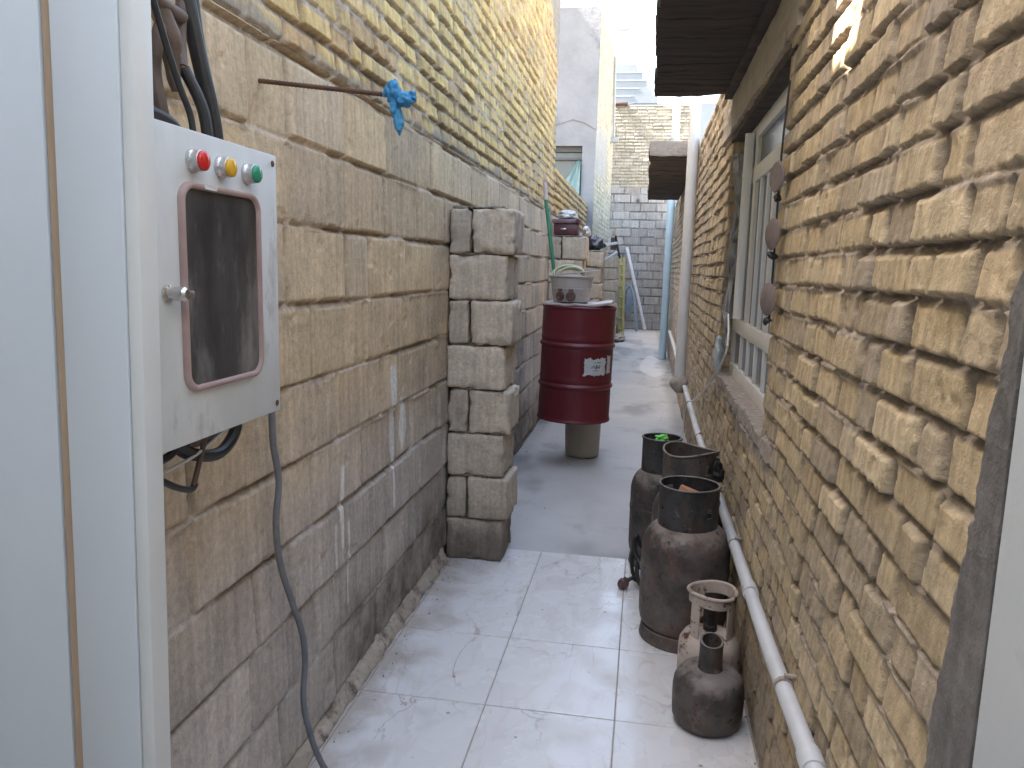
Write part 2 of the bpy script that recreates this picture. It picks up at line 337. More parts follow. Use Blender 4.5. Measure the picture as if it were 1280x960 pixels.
# ------------------------------------------------ masonry relief walls
def layout(u0, u1, z0, z1, course, lens, probs, cj, seed, bond=False):
    rng = np.random.RandomState(seed); ze = [z0]
    while ze[-1] < z1+.3: ze.append(ze[-1]+course*(1+cj*rng.uniform(-1, 1)))
    rows = []
    for r in range(len(ze)-1):
        if bond: e = [u0-lens[0]*(.5 if r % 2 else 1.0)-rng.uniform(0, .06)]
        else: e = [u0-rng.uniform(.05, .3)]
        while e[-1] < u1+.5:
            L_ = lens[rng.choice(len(lens), p=probs)]
            e.append(e[-1]+L_*(1+rng.uniform(-.06, .06)))
        rows.append(np.array(e))
    return np.array(ze), rows
def relief(u, z, lay, jU, jZ, depth, seed, warp=.008, edge=.004, tilt=.007, offr=.007, face=.003, soft=.012, rc=.008, smear=.5):
    """returns height, brick mask, brick id"""
    ze, rows = lay
    zw = z+warp*2*fbm(u*.9, z*.6, seed, 3)+edge*1.6*fbm(u*14, z*14, seed+3, 3)
    uw = u+warp*fbm(u*1.3, z*9, seed+5, 2)+edge*2*fbm(u*22, z*22, seed+9, 3)
    ri = np.clip(np.searchsorted(ze, zw)-1, 0, len(ze)-2)
    t = zw-ze[ri]; T = ze[ri+1]-zw
    du = np.zeros_like(u); bid = np.zeros(u.shape, int); bl = np.zeros_like(u); w_ = np.ones_like(u)
    for r in np.unique(ri):
        m = ri == r; e = rows[r]; k = np.clip(np.searchsorted(e, uw[m])-1, 0, len(e)-2)
        du[m] = np.minimum(uw[m]-e[k], e[k+1]-uw[m]); bid[m] = r*997+k
        w_[m] = e[k+1]-e[k]; bl[m] = (uw[m]-e[k])/w_[m]-.5
    r1 = _h(bid, bid*0+3, seed); r2 = _h(bid, bid*0+11, seed); r3 = _h(bid, bid*0+23, seed); r4 = _h(bid, bid*0+31, seed); r5 = _h(bid, bid*0+43, seed)
    hz = t+T
    a_ = du-jU*(.40+.75*r5)/2; bt = t-jZ*(.5+.7*r4)*.5; bT = T-jZ*(.5+.7*r3)*.5
    b_ = np.minimum(bt, bT)
    s = np.minimum(a_, b_)
    cm = (a_ < rc) & (b_ < rc) & (a_ > -rc) & (b_ > -rc)
    s = np.where(cm, rc-np.hypot(rc-a_, rc-b_), s)
    s = s+edge*2.0*fbm(u*45, z*45, seed+13, 3)
    upper = bT < bt
    mask = np.clip(s/np.where(upper, soft*1.2, soft*.6), 0, 1)
    zl = t/np.maximum(hz, 1e-4)-.5
    body = offr*(r1-.5)*2-tilt*zl*(.5+r2)+tilt*.5*bl*(r3-.5)*2+face*2*fbm(u*9, z*9, seed+21, 3)+face*.9*fbm(u*60, z*30, seed+22, 2)
    chip = ss(.18, .34, fbm(u*16, z*16, seed+31, 3)); body = body-chip*depth*.22
    sm = ss(-.10, .16, fbm(u*3.5, z*7, seed+41, 3))*smear
    vert = (a_ < b_)*1.0
    mort = -depth*(1-sm*.85*(1-.75*vert))+ (1-ss(0, .5, t/np.maximum(hz, 1e-4)))*0 + face*2.2*fbm(u*30, z*30, seed+51, 3)
    mort = mort+ss(.6, 1, zl+.5)*depth*.35
    h = mort*(1-mask)+body*mask
    # keep mortar from standing above brick except smears
    return h, mask, (bid, r1, r2, r3, r4), sm
def pal(colors, r, g):
    cs = np.array(colors); k = np.clip((r*len(cs)).astype(int), 0, len(cs)-1)
    return cs[k]*(.86+.28*g)[..., None]
def relief_mesh(name, org, d, n, us, zs, fn, m, thick=.24, holes=(), parent=None, keep=None):
    U, Z = np.meshgrid(us, zs); hgt, col = fn(U, Z)
    org = np.array(org, float); d = np.array(d, float); n = np.array(n, float)
    P = org+U[..., None]*d+hgt[..., None]*n; P[..., 2] = org[2]+Z
    nz, nu = U.shape; idx = np.arange(nz*nu).reshape(nz, nu)
    km = np.ones((nz-1, nu-1), bool)
    uc = (U[1:, 1:]+U[:-1, :-1])/2; zc = (Z[1:, 1:]+Z[:-1, :-1])/2
    for (a0, a1, b0, b1) in holes: km &= ~((uc > a0) & (uc < a1) & (zc > b0) & (zc < b1))
    if keep is not None: km &= keep(uc, zc)
    flip = np.cross(d, (0, 0, 1)) @ n < 0
    q = np.stack([idx[:-1, :-1], idx[:-1, 1:], idx[1:, 1:], idx[1:, :-1]], -1)[km]
    if flip: q = q[:, ::-1]
    V = P.reshape(-1, 3); Cc = col.reshape(-1, 3)
    B = org+U[..., None]*d-thick*n; B[..., 2] = org[2]+Z; B = B.reshape(-1, 3)
    # skirts: edges used once
    e = np.concatenate([q[:, [0, 1]], q[:, [1, 2]], q[:, [2, 3]], q[:, [3, 0]]]); es = np.sort(e, 1)
    key = es[:, 0].astype(np.int64)*(nz*nu)+es[:, 1]; uq, inv, cnt = np.unique(key, return_inverse=True, return_counts=True)
    be = e[cnt[inv] == 1]
    bv = np.unique(be); mapb = -np.ones(nz*nu, int); mapb[bv] = len(V)+np.arange(len(bv))
    sk = np.stack([be[:, 1], be[:, 0], mapb[be[:, 0]], mapb[be[:, 1]]], -1)
    V = np.concatenate([V, B[bv]]); Cc = np.concatenate([Cc, Cc[bv]])
    # back face (only when there are no holes)
    back = []
    if not len(holes) and keep is None:
        base = len(V); cn = np.array([idx[0, 0], idx[0, -1], idx[-1, -1], idx[-1, 0]]); V = np.concatenate([V, B[cn]-0.0005*n]); Cc = np.concatenate([Cc, Cc[cn]])
        bq = [base, base+3, base+2, base+1]; back = [bq[::-1] if flip else bq]
    faces = np.concatenate([q, sk]+([np.array(back)] if back else []))
    used = np.zeros(len(V), bool); used[faces.ravel()] = True; mp = np.cumsum(used)-1
    faces = mp[faces]; V = V[used]; Cc = Cc[used]
    me = bpy.data.meshes.new(name); me.vertices.add(len(V)); me.vertices.foreach_set('co', V.ravel())
    me.loops.add(len(faces)*4); me.loops.foreach_set('vertex_index', faces.ravel().astype(np.int32))
    me.polygons.add(len(faces)); me.polygons.foreach_set('loop_start', np.arange(0, len(faces)*4, 4, dtype=np.int32))
    try: me.polygons.foreach_set('loop_total', np.full(len(faces), 4, dtype=np.int32))
    except Exception: pass
    sm = np.ones(len(faces), bool); sm[len(q):] = False; me.polygons.foreach_set('use_smooth', sm)
    me.update(); me.validate()
    ca = me.color_attributes.new('col', 'FLOAT_COLOR', 'POINT'); ca.data.foreach_set('color', np.concatenate([Cc, np.ones((len(Cc), 1))], 1).ravel().astype(np.float32))
    me.materials.append(m)
    return link(name, me, parent)
def grid(a0, a1, f, extra=()):
    g = [a0]
    while g[-1] < a1: g.append(g[-1]+f(g[-1]))
    g[-1] = a1; g = np.array(g)
    for x in extra:
        k = np.argmin(abs(g-x)); g[k] = x
    return g

BR = [(.58, .46, .29), (.54, .43, .275), (.62, .50, .33), (.50, .405, .28), (.56, .45, .30), (.53, .42, .27), (.60, .47, .30), (.47, .385, .28)]
MORT = np.array((.20, .17, .14))
def brick_fn(lay, seed, colors=BR, mortar=MORT, jU=.010, jZ=.018, depth=.020, extra=None, **k):
    def fn(U, Z):
        h, mask, (bid, r1, r2, r3, r4), sm = relief(U, Z, lay, jU, jZ, depth, seed, **k)
        c = pal(colors, r2, r4)
        c = c*(1+.28*fbm(U*11, Z*11, seed+60, 3))[..., None]
        dirt = ss(.04, .30, fbm(U*2.2, Z*2.6, seed+70, 4))[..., None]*.42
        c = c*(1-dirt)+np.array((.34, .285, .23))*dirt
        mc = np.array(mortar)*(1+.7*sm)[..., None]*(1+.3*fbm(U*25, Z*25, seed+80, 3))[..., None]
        col = mc*(1-mask[..., None])+c*mask[..., None]
        if extra: h, col = extra(U, Z, h, col)
        return h, np.clip(col, .01, .9)
    return fn

# left lower blockwork ---------------------------------------------------
XL = -.925
lay_b = layout(.9, 20, .045, 2.02, .2135, [.40, .20], [.72, .28], .02, 5, bond=True)
BL = [(.66, .50, .315), (.64, .485, .31), (.67, .50, .32), (.62, .48, .32), (.66, .49, .295)]
def blk_extra(U, Z, h, col):
    # yellowish near and high, greyer low and far
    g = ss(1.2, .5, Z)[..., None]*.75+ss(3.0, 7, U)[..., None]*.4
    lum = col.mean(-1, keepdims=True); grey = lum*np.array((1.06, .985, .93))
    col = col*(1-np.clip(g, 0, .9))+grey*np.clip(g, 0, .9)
    # damp, mould along the foot
    line = .26+.22*fbm(U*2.1, Z*0, 91, 3)*2+.05*fbm(U*9, Z*9, 92, 3)
    w_ = ss(line+.10, line-.10, Z)*ss(1.9, 2.6, U+.0*Z)
    dk = np.array((.10, .078, .06)); k = w_[..., None]*(.55+.9*fbm(U*14, Z*14, 95, 4)[..., None]); k = np.clip(k, 0, .9)
    col = col*(1-k)+dk*k
    # paint drips
    for (uc, zt, zb, w0) in ((2.275, .80, .52, .015), (2.79, 1.06, .50, .030), (2.92, .92, .70, .034), (2.22, .62, .42, .006), (2.33, .60, .30, .005)):
        ww = w0*(.6+.9*vn(Z*9, Z*0+uc, 97)); ww = ww*(.35+.65*ss(zb+.02, zt-.12, Z))
        m = ss(ww+.006, ww-.002, abs(U-uc+.012*fbm(Z*6, U*0, 98, 2)))*ss(zb, zb+.03, Z)*ss(zt+.02, zt, Z)
        m = m*(.75+.25*vn(U*40, Z*25, 99)); col = col*(1-m[..., None]*.95)+np.array((.86, .83, .76))*m[..., None]*.95
    return h, col
blkrel = dict(jU=.020, jZ=.014, depth=.020, warp=.006, edge=.0024, tilt=.004, offr=.005, face=.0018, soft=.007, rc=.007, smear=.85)
fn_b = brick_fn(lay_b, 11, colors=BL, mortar=(.40, .32, .235), extra=blk_extra, **blkrel)
us = grid(.97, 19.4, lambda y: min(.03, max(.005, y*y*.0011)))
zs = grid(0, 1.985, lambda z: .0065)
bw = relief_mesh('block_wall', (XL, 0, 0), (0, 1, 0), (1, 0, 0), us, zs, fn_b, m_blk, thick=.20)
tag(bw, 'long wall of tan concrete blocks below the brick house wall on the left side', 'wall')
# mortar fillet at its foot
def fillet():
    mb = MB(); Y = np.arange(.98, 3.58, .03); prof = [(-.93, .062), (-.921, .048), (-.908, .030), (-.893, .010), (-.889, -.01), (-.93, -.01)]
    rows = []
    for y in Y:
        k = .8+.5*vn(np.array(y*1.6), np.array(0.), 5); k2 = float(fbm(np.array(y*11.), np.array(.3), 6, 3))
        rows.append([mb.bm.verts.new((-.93+(x+.93)*float(.9+.35*k2), y, z*float(k)*(1+.5*k2) if z > 0 else z)) for x, z in prof])
    for i in range(len(rows)-1):
        for j in range(len(prof)-1): mb.bm.faces.new([rows[i][j], rows[i][j+1], rows[i+1][j+1], rows[i+1][j]])
    mb.bm.faces.new(rows[0]); mb.bm.faces.new(rows[-1][::-1])
    bmesh.ops.subdivide_edges(mb.bm, edges=mb.bm.edges[:], cuts=2, use_grid_fill=True); mb.jitter(.005, 24, 3); mb.jitter(.004, 70, 5)
    return mb.build('mortar_fillet', m_fillet, bw, smooth=60)
m_fillet = mat('fillet_mortar', (.40, .33, .25), (.50, .42, .33), 9, .9, bump=.004, bscale=60, c3=(.17, .13, .10), s3=11, t3=.50, w3=.12)
fillet()

# left upper brick house wall ------------------------------------------
lay_l = layout(.9, 8, 1.99, 4.6, .0755, [.205, .10, .15], [.42, .40, .18], .06, 21)
BRL = [(.66, .46, .20), (.62, .43, .19), (.70, .50, .225), (.58, .41, .20), (.64, .45, .20), (.56, .37, .19), (.67, .47, .21)]
def lu_extra(U, Z, h, col):
    # grey cement run along the far upper end
    line = 3.35+(7.75-U)*.55+.12*fbm(U*3, Z*3, 41, 3)
    m = ss(line-.03, line+.03, Z)*ss(4.5, 5.0, U)
    col = col*(1-m[..., None])+np.array((.30, .27, .24))*m[..., None]*(1+.3*fbm(U*9, Z*9, 43, 3))[..., None]; h = h*(1-.8*m)+.004*m
    # grey mortar wiped on the bottom course
    m2 = ss(2.045, 2.00, Z+.05*fbm(U*5, Z*5, 44, 3)*2)*.85
    col = col*(1-m2[..., None])+np.array((.36, .31, .25))*m2[..., None]; h = h*(1-.6*m2)
    return h, col
fn_l = brick_fn(lay_l, 31, colors=BRL, mortar=(.32, .26, .20), extra=lu_extra, jU=.022, jZ=.016, depth=.018, warp=.007, edge=.0036, tilt=.007, offr=.006, face=.0015, rc=.005, soft=.006, smear=.75)
us = grid(.97, 7.72, lambda y: min(.02, max(.0065, y*y*.0010)))
zs = np.concatenate([grid(1.985, 3.0, lambda z: .0065)[:-1], grid(3.0, 4.35, lambda z: .012)])
lw = thing('house_wall', (XL, 4, 1.985), 'rough yellow brick house wall rising above the concrete blocks on the left', 'wall')
relief_mesh('brickwork', (XL, 0, 0), (0, 1, 0), (1, 0, 0), us, zs, fn_l, m_wall, thick=.22, parent=lw, keep=lambda u, z: ~((u > 1.56+.05*np.sin(z*9)) & (u < 1.86+.03*np.sin(z*14)) & (z > 3.52)))  # unseen notch in the top, shaped to throw a sun patch opposite
mb = MB(); mb.bx(-1.50, -1.32, -3.0, .968, 0, 4.35); mb.bx(-1.318, XL-.225, .99, 1.50, 1.9, 4.35); mb.bx(-1.30, XL-.225, 1.502, 1.90, 1.9, 3.42); mb.bx(-1.30, XL-.225, 1.902, 7.70, 1.9, 4.35); mb.build('inner_leaf', m_lintel, lw, 0)  # first box: unseen wall added to keep sun off the door side

# low brick wall beyond the corner
lay_w = layout(7.7, 13, 1.99, 2.6, .0755, [.205, .10], [.6, .4], .05, 25)
fn_w = brick_fn(lay_w, 35, colors=BRL, mortar=(.22, .175, .135), jU=.010, jZ=.017, depth=.018)
lo = relief_mesh('yard_wall', (XL, 0, 0), (0, 1, 0), (1, 0, 0), grid(7.724, 12.0, lambda y: .022), grid(1.987, 2.44, lambda z: .009), fn_w, m_wall, thick=.20)
tag(lo, 'low yellow brick yard wall on the blocks, beyond the house corner and below the grey building window', 'wall')

# grey rendered building ------------------------------------------------
gb = thing('grey_building', (-1.6, 12, 0), 'grey cement rendered house block with a brick side and a dark window at its foot', 'building')
mb = MB()
x0, x1 = -3.6, -.835
mb.bx(x0, x1, 12.0, 12.2, 3.28, 5.22); mb.bx(-1.03, x1, 12.0, 12.2, 0, 3.278); mb.bx(x0, -2.2, 12.0, 12.2, 0, 3.278); mb.bx(-2.198, -1.032, 12.0, 12.2, 0, 2.10)
mb.build('front_wall', m_grplast, gb, 0)
mb = MB(); mb.bx(x0, x1+.012, 11.985, 12.0-.001, 3.60, 5.24); bmesh.ops.subdivide_edges(mb.bm, edges=mb.bm.edges[:], cuts=14, use_grid_fill=True)
for v in mb.bm.verts:
    if v.co.z < 3.9: v.co.z += .10*math.sin(v.co.x*9)+.05*math.sin(v.co.x*23)
mb.build('render_coat', m_grplast, gb, 40)
mb = MB(); mb.bx(x0, x1-.02, 12.205, 14.9, 5.1, 5.20); mb.build('roof', m_roof, gb, 0)
mb = MB(); mb.bx(x0, x0+.2, 12.205, 14.9, 0, 5.09); mb.bx(x0, x1-.26, 14.91, 15.1, 0, 5.15); mb.build('rear_wall', m_grplast, gb, 0)
lay_s = layout(0, 4, 0, 5.3, .0755, [.205, .10], [.6, .4], .04, 27)
CRM = [(.60, .53, .38), (.56, .50, .37), (.64, .57, .42), (.54, .46, .34)]
def side_extra(U, Z, h, col):
    m = (ss(2.6, 3.0, Z-.15*U)*ss(3.7, 3.4, Z-.1*U)*ss(2.2, 1.5, U))*.8
    col = col*(1-m[..., None])+np.array((.42, .41, .41))*m[..., None]; return h*(1-m), col
fn_s = brick_fn(lay_s, 37, colors=CRM, mortar=(.40, .36, .29), depth=.008, extra=side_extra, edge=.003, offr=.003, tilt=.003)
dd = Vector((.105, 3.0, 0)).normalized()
relief_mesh('side_wall', (x1+.012, 12.003, 0), tuple(dd), (dd.y, -dd.x, 0), grid(0, 2.99, lambda y: .025), grid(0, 5.21, lambda z: .018), fn_s, m_wall, thick=.2, parent=gb)
wn = MB(); wn.bx(-2.195, -1.035, 12.07, 12.11, 3.20, 3.275); wn.bx(-2.195, -1.035, 12.07, 12.11, 3.08, 3.11); wn.bx(-2.195, -1.035, 12.07, 12.11, 2.11, 2.16); wn.bx(-1.60, -1.57, 12.07, 12.11, 2.16, 3.2)
wf = wn.build('window', mat('dark_frame', (.06, .06, .065), (.09, .09, .1), 5, .5), gb, 0)
mb = MB(); mb.bx(-2.195, -1.035, 12.13, 12.14, 2.1, 3.275); mb.build('pane', m_pane, wf, 0)
# aqua awning cloth in that window
mb = MB(); n_ = 14; rows = []
for j in range(n_+1):
    row = []
    for i in range(13):
        t = j/n_; s_ = i/12; xr = -1.045; xl = -1.10-.36*t
        x = xl+(xr-xl)*s_; row.append(mb.bm.verts.new((x, 11.93+.02*math.sin(s_*17+t*2)-.10*t*(1-s_), 3.05-.66*t)))
    rows.append(row)
for j in range(n_):
    for i in range(12): mb.bm.faces.new([rows[j][i], rows[j][i+1], rows[j+1][i+1], rows[j+1][i]])
bmesh.ops.solidify(mb.bm, geom=mb.bm.faces[:], thickness=.004)
cl = mb.build('hanging_cloth', m_aqua, None, 60); tag(cl, 'pale aqua cloth hanging in a triangle at the grey building window', 'cloth')
mb = MB(); mb.tube([(-1.9, 12.6, 5.2), (-1.9, 12.6, 5.75)], .012, 6, smooth=False); mb.tube([(-2.4, 12.6, 5.62), (-1.45, 12.6, 5.50)], .01, 6, smooth=False)
mb.tube([(-1.7, 12.3, 5.65), (-1.6, 12.9, 5.55)], .006, 6, smooth=False)
for k in range(5): mb.tube([(-2.3+k*.2, 12.35, 5.6-k*.025), (-2.3+k*.2, 12.85, 5.6-k*.025)], .006, 6, smooth=False)
tag(mb.build('roof_antenna', m_post, None), 'thin metal aerial standing on the grey building roof', 'antenna')

# end wall -----------------------------------------------------------------
lay_e = layout(-3, 2, 0, 3.5, .205, [.40], [1.0], .02, 7, bond=True)
lay_e2 = layout(-3, 2, 3.44, 5.5, .0755, [.22], [1.0], .02, 8)
GE = [(.38, .37, .355), (.35, .34, .33), (.41, .40, .385), (.37, .36, .35)]
fe1 = brick_fn(lay_e, 51, colors=GE, mortar=(.17, .17, .17), **{**blkrel, 'jZ': .02})
fe2 = brick_fn(lay_e2, 53, colors=[(.46, .42, .31), (.42, .38, .30), (.50, .45, .34), (.47, .43, .34)], mortar=(.26, .24, .21), depth=.012, jZ=.02, jU=.014)
def fe(U, Z):
    h1, c1 = fe1(U, Z); h2, c2 = fe2(U, Z); m = (Z > 3.44)
    hole = np.exp(-(((U+.27)/.05)**2+((Z-3.12)/.06)**2)); c1 = c1*(1-.8*hole[..., None])
    return np.where(m, h2, h1), np.where(m[..., None], c2, c1)
ew = relief_mesh('end_wall', (0, 19.5, 0), (1, 0, 0), (0, -1, 0), grid(-2.6, 1.1, lambda x: .018), grid(0, 5.36, lambda z: .014), fe, m_wall, thick=.2)
tag(ew, 'wall closing the far end of the alley, grey blocks below and cream brick above', 'wall')
mb = MB(); mb.bx(-.93, -.62, 19.4, 19.6, 5.365, 5.42, .01); tag(mb.build('coping_board', m_brown, None), 'short dark red board lying on top of the far end wall', 'board')
fb = thing('far_house', (.5, 24, 0), 'pale blue-white block house with a stepped top behind the far end wall', 'building')
mb = MB()
for i in range(5): mb.bx(-2.6, -.55+i*.16, 24.0, 25.5, 6.3+(-i)*.22+.9, 6.3-i*.22+1.119)
mb.bx(-2.6, 3.0, 24.01, 25.5, 0, 6.31); mb.build('wall', m_farbl, fb, 0)
mb = MB()
for k in range(1, 6): mb.bx(-2.6, -.62+(4-k if k < 5 else 0)*.16, 23.985, 24.0, 7.4-k*.22-.008, 7.4-k*.22+.008)
mb.build('joint_line', m_post, fb, 0)
# lamp on a pole
lp = thing('pole_lamp', (-.69, 14.2, 4.6), 'slim pole carrying a tilted triangular lamp head above the grey building corner', 'lamp')
MB().tube([(-.69, 14.5, 3.8), (-.735, 14.5, 5.9)], .022, 8, smooth=False).build('pole', m_post, lp)
mb = MB(); mb.prism([(-.73, 5.90), (-.50, 5.64), (-.62, 5.62), (-.70, 5.66)], .10, 'xz', 14.45); mb.build('lamp_head', m_post, lp, 0)
mb = MB(); mb.bx(-.80, -.60, 14.42, 14.58, 3.72, 3.80); mb.build('bracket', m_post, lp, 0)

# right brick wall ------------------------------------------------------
XR, SL = .405, .0045
rd = Vector((SL, 1, 0)).normalized(); rn = Vector((-rd.y, rd.x, 0))
RO = (XR-SL*2, 0, 0)
def xr(y): return XR+SL*(y-2)
lay_r = layout(.5, 20, -.02, 4.6, .080, [.215, .105, .155], [.48, .34, .18], .07, 33)
def r_extra(U, Z, h, col):
    # cement band next to the plaster, ragged edge
    line = .920+.09*ss(1.45, .85, Z)+.05*ss(.8, .2, Z)+.022*fbm(Z*5, U*0, 61, 4)*2+.02*fbm(Z*30, U*30, 62, 3)-.12*ss(1.42, 1.62, Z)
    m = ss(line+.012, line-.012, U)
    cc = np.array((.20, .19, .18))*(1+.5*fbm(U*7, Z*7, 63, 4))[..., None]
    col = col*(1-m[..., None])+cc*m[..., None]; h = h*(1-m)+m*(.010+.005*fbm(U*18, Z*18, 64, 3))
    # pale rough mortar smears, darker towards the foot, greyer far off
    s_ = ss(.10, .22, fbm(U*1.6, Z*2.2, 65, 4))*.45*(1-m)
    col = col*(1-s_[..., None])+np.array((.33, .27, .22))*s_[..., None]
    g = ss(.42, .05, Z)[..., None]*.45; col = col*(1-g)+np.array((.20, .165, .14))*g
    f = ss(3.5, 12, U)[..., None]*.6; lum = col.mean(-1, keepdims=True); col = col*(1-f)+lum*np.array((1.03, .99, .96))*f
    # mortar at the window sill
    q = ss(2.3, 2.5, U)*ss(4.6, 4.3, U)*ss(.78, .86, Z+.05*fbm(U*9, Z*9, 66, 3))*ss(.95, .92, Z)
    col = col*(1-q[..., None])+np.array((.40, .35, .31))*q[..., None]; h = h+q*(.008+.014*fbm(U*14, Z*14, 67, 3))
    return h, col
fn_r = brick_fn(lay_r, 71, extra=r_extra, mortar=(.30, .25, .20), jU=.024, jZ=.015, depth=.017, warp=.007, edge=.0036, tilt=.0065, offr=.0055, face=.0012, rc=.004, soft=.0055, smear=.85)
WY0, WY1, WZ0, WZ1 = 2.62, 4.32, .915, 2.165
us = grid(.88, 19.45, lambda y: min(.03, max(.0034, y*y*.0010)), (WY0, WY1))
zs = np.concatenate([grid(0, 2.32, lambda z: .0045, (WZ0, WZ1))[:-1], grid(2.32, 2.62, lambda z: .02)])
rw = thing('brick_wall', (XR, 4, 0), 'rough yellow brick wall along the right side holding the window', 'wall')
relief_mesh('brickwork', RO, tuple(rd), tuple(rn), us, zs, fn_r, m_wall, thick=.24, holes=[(WY0, WY1, WZ0, WZ1)], parent=rw)
mb = MB(); mb.bx(XR+.27, XR+.33, .9, 19.4, 0, 2.60); mb.build('inner_leaf', m_soot, rw, 0)
# plaster wall next to camera
mb = MB(); mb.bx(xr(0)-.006, xr(0)+.24, -2.5, .878, 0, 2.62, .006); pw = mb.build('plaster_wall', m_plaster, None)
tag(pw, 'smooth pale blue-white painted plaster wall at the right edge nearest the camera', 'wall')
# lintel over window + dark board
X = xr(3.3)
mb = MB(); mb.bx(X-.012, X+.05, 2.5, 4.75, 2.172, 2.342); bmesh.ops.subdivide_edges(mb.bm, edges=mb.bm.edges[:], cuts=30, use_grid_fill=True); mb.jitter(.008, 16, 4); mb.jitter(.004, 50, 4); mb.build('lintel', m_lintel, rw, 50)
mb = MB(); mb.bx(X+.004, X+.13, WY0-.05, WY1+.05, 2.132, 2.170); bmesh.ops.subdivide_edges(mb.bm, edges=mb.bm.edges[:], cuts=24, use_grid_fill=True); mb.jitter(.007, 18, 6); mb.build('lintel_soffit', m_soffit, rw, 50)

# window -----------------------------------------------------------------
FX = X+.066
wd = thing('window', (FX, 3.4, .9), 'cream framed window with narrow panes set in the right brick wall', 'window')
def ybar(mb, y0, y1, z0, z1, x0=FX, d=.035, b=.003): mb.bx(x0, x0+d, y0, y1, z0, z1, b); return mb
mb = MB()
ybar(mb, 2.6, 4.34, .895, .975); ybar(mb, 2.6, 4.34, 1.145, 1.215); ybar(mb, 2.6, 4.34, 1.87, 1.94); ybar(mb, 2.6, 4.34, 2.07, 2.132)
ybar(mb, 2.6, 2.68, .975, 2.07, FX+.001); ybar(mb, 4.27, 4.34, .975, 2.07, FX+.001); ybar(mb, 3.80, 3.87, 1.215, 2.07, FX+.001); ybar(mb, 3.22, 3.27, 1.215, 1.87, FX+.001)
mb.build('frame', m_frame, wd)
for y in (2.95, 3.2, 3.45, 3.70, 3.95): ybar(MB(), y, y+.028, .976, 1.144, FX+.004, .022, .002).build('glazing_bar', m_framew, wd)
for y in (2.95, 3.42, 3.62): ybar(MB(), y, y+.03, 1.216, 1.869, FX+.004, .022, .002).build('glazing_bar', m_framew, wd)
for (y0, y1, z0, z1) in ((2.68, 4.27, .97, 1.15), (2.68, 3.80, 1.21, 1.88), (2.68, 3.80, 1.93, 2.08), (3.87, 4.27, 1.21, 2.08)):
    MB().bx(FX+.018, FX+.022, y0, y1, z0, z1).build('pane', m_pane, wd, 0)
MB().tube([(FX-.02, 3.92, 1.23), (FX-.02, 3.90, 2.10)], .026, 12, smooth=False).build('shutter_tube', m_framew, wd)
# hanging rag strips at far jamb
def strip(mb, y, x, z0, z1, w_, seed):
    rnd = random.Random(seed); n = 26; pr = None
    for i in range(n+1):
        t = i/n; z = z1+(z0-z1)*t; yy = y+.035*math.sin(t*9+seed)+.02*math.sin(t*23+seed*2); xx = x-.012-.025*abs(math.sin(t*7+seed)); ww = w_*(.6+.5*math.sin(t*13+seed))
        a_ = [mb.bm.verts.new((xx+.012*math.sin(k*2.4+t*11), yy+(k/4-.5)*ww, z)) for k in range(5)]
        if pr:
            for k in range(4): mb.bm.faces.new([pr[k], pr[k+1], a_[k+1], a_[k]])
        pr = a_
mb = MB()
for k, (y, z0, z1, w_) in enumerate(((4.20, 1.25, 2.06, .09), (4.10, 1.22, 1.95, .07), (4.27, 1.05, 1.7, .08), (4.02, 1.6, 2.05, .05))): strip(mb, y, X+.055, z0, z1, w_, k+1)
bmesh.ops.solidify(mb.bm, geom=mb.bm.faces[:], thickness=.005)
tag(mb.build('hanging_rag', m_rag, None, 60), 'tattered pale grey rags hanging down the far side of the window', 'rag')
mb = MB(); r_ = bmesh.ops.create_icosphere(mb.bm, subdivisions=3, radius=.05); bmesh.ops.scale(mb.bm, vec=(.5, 1.0, 2.0), verts=r_['verts']); bmesh.ops.translate(mb.bm, vec=(X-.005, 4.22, 1.02), verts=r_['verts']); mb.jitter(.025, 22, 2)
tag(mb.build('plastic_bag', mat('pale_blue_bag', (.42, .50, .53), (.55, .62, .65), 20, .4, bump=.004), None, 60), 'crumpled pale blue bag stuck at the lower far corner of the window', 'bag')
# garland of discs
gl = thing('disc_garland', (X, 2.69, 1.3), 'string of flat round brown discs hanging beside the near edge of the window', 'ornament')
GX, GY = .383, 2.49
MB().tube([(GX+.012, GY+.02, 2.02), (GX, GY, 1.79), (GX+.001, GY, 1.45), (GX, GY, 1.30)], .0035, 6).build('cord', m_black, gl)
for z, r in ((1.74, .047), (1.57, .049), (1.373, .052)):
    MB().lathe((GX-.008, GY, z), [(0, -.004), (r*.9, -.004), (r, 0), (r*.9, .004), (0, .004)], 32, rot=RX(16, 'Z')@RX(90, 'Y')).build('disc', m_disc, gl, 40)
    mb = MB(); r_ = bmesh.ops.create_icosphere(mb.bm, subdivisions=2, radius=.013, matrix=Matrix.Translation((GX-.004, GY, z-r-.014))); mb.jitter(.010, 50, 3); mb.build('knot', m_black, gl, 60)

# pipes on the right ------------------------------------------------------
wire = MB().tube([(X+.02, 4.1, 1.24), (xr(3.4)-.03, 3.65, 1.08), (xr(4)-.03, 4.6, .78), (xr(5)-.035, 5.5, .56), (xr(5)-.06, 6.0, .44), (xr(5)-.07, 6.05, .20)], .0055, 8).build('hanging_wire', m_pipec, None)
tag(wire, 'thin cream wire running down from the window to the low pipe', 'wire')
pp = thing('drain_pipe', (xr(4)-.03, 4, .4), 'low white plastic pipe clipped along the foot of the right brick wall', 'pipe')
def px_(y, z, o=.026): return (xr(y)-o, y, z)
MB().tube([px_(.95, .50), px_(1.5, .485), px_(2.1, .452), px_(3.3, .428), px_(4.5, .404), px_(5.6, .402), px_(7.1, .415)], .021, 14).build('tube', m_pipe, pp)
MB().tube([px_(.95, .455, .02), px_(1.6, .440, .02), px_(2.1, .405, .02), px_(3.0, .388, .02)], .008, 8).build('thin_conduit', m_pipec, pp)
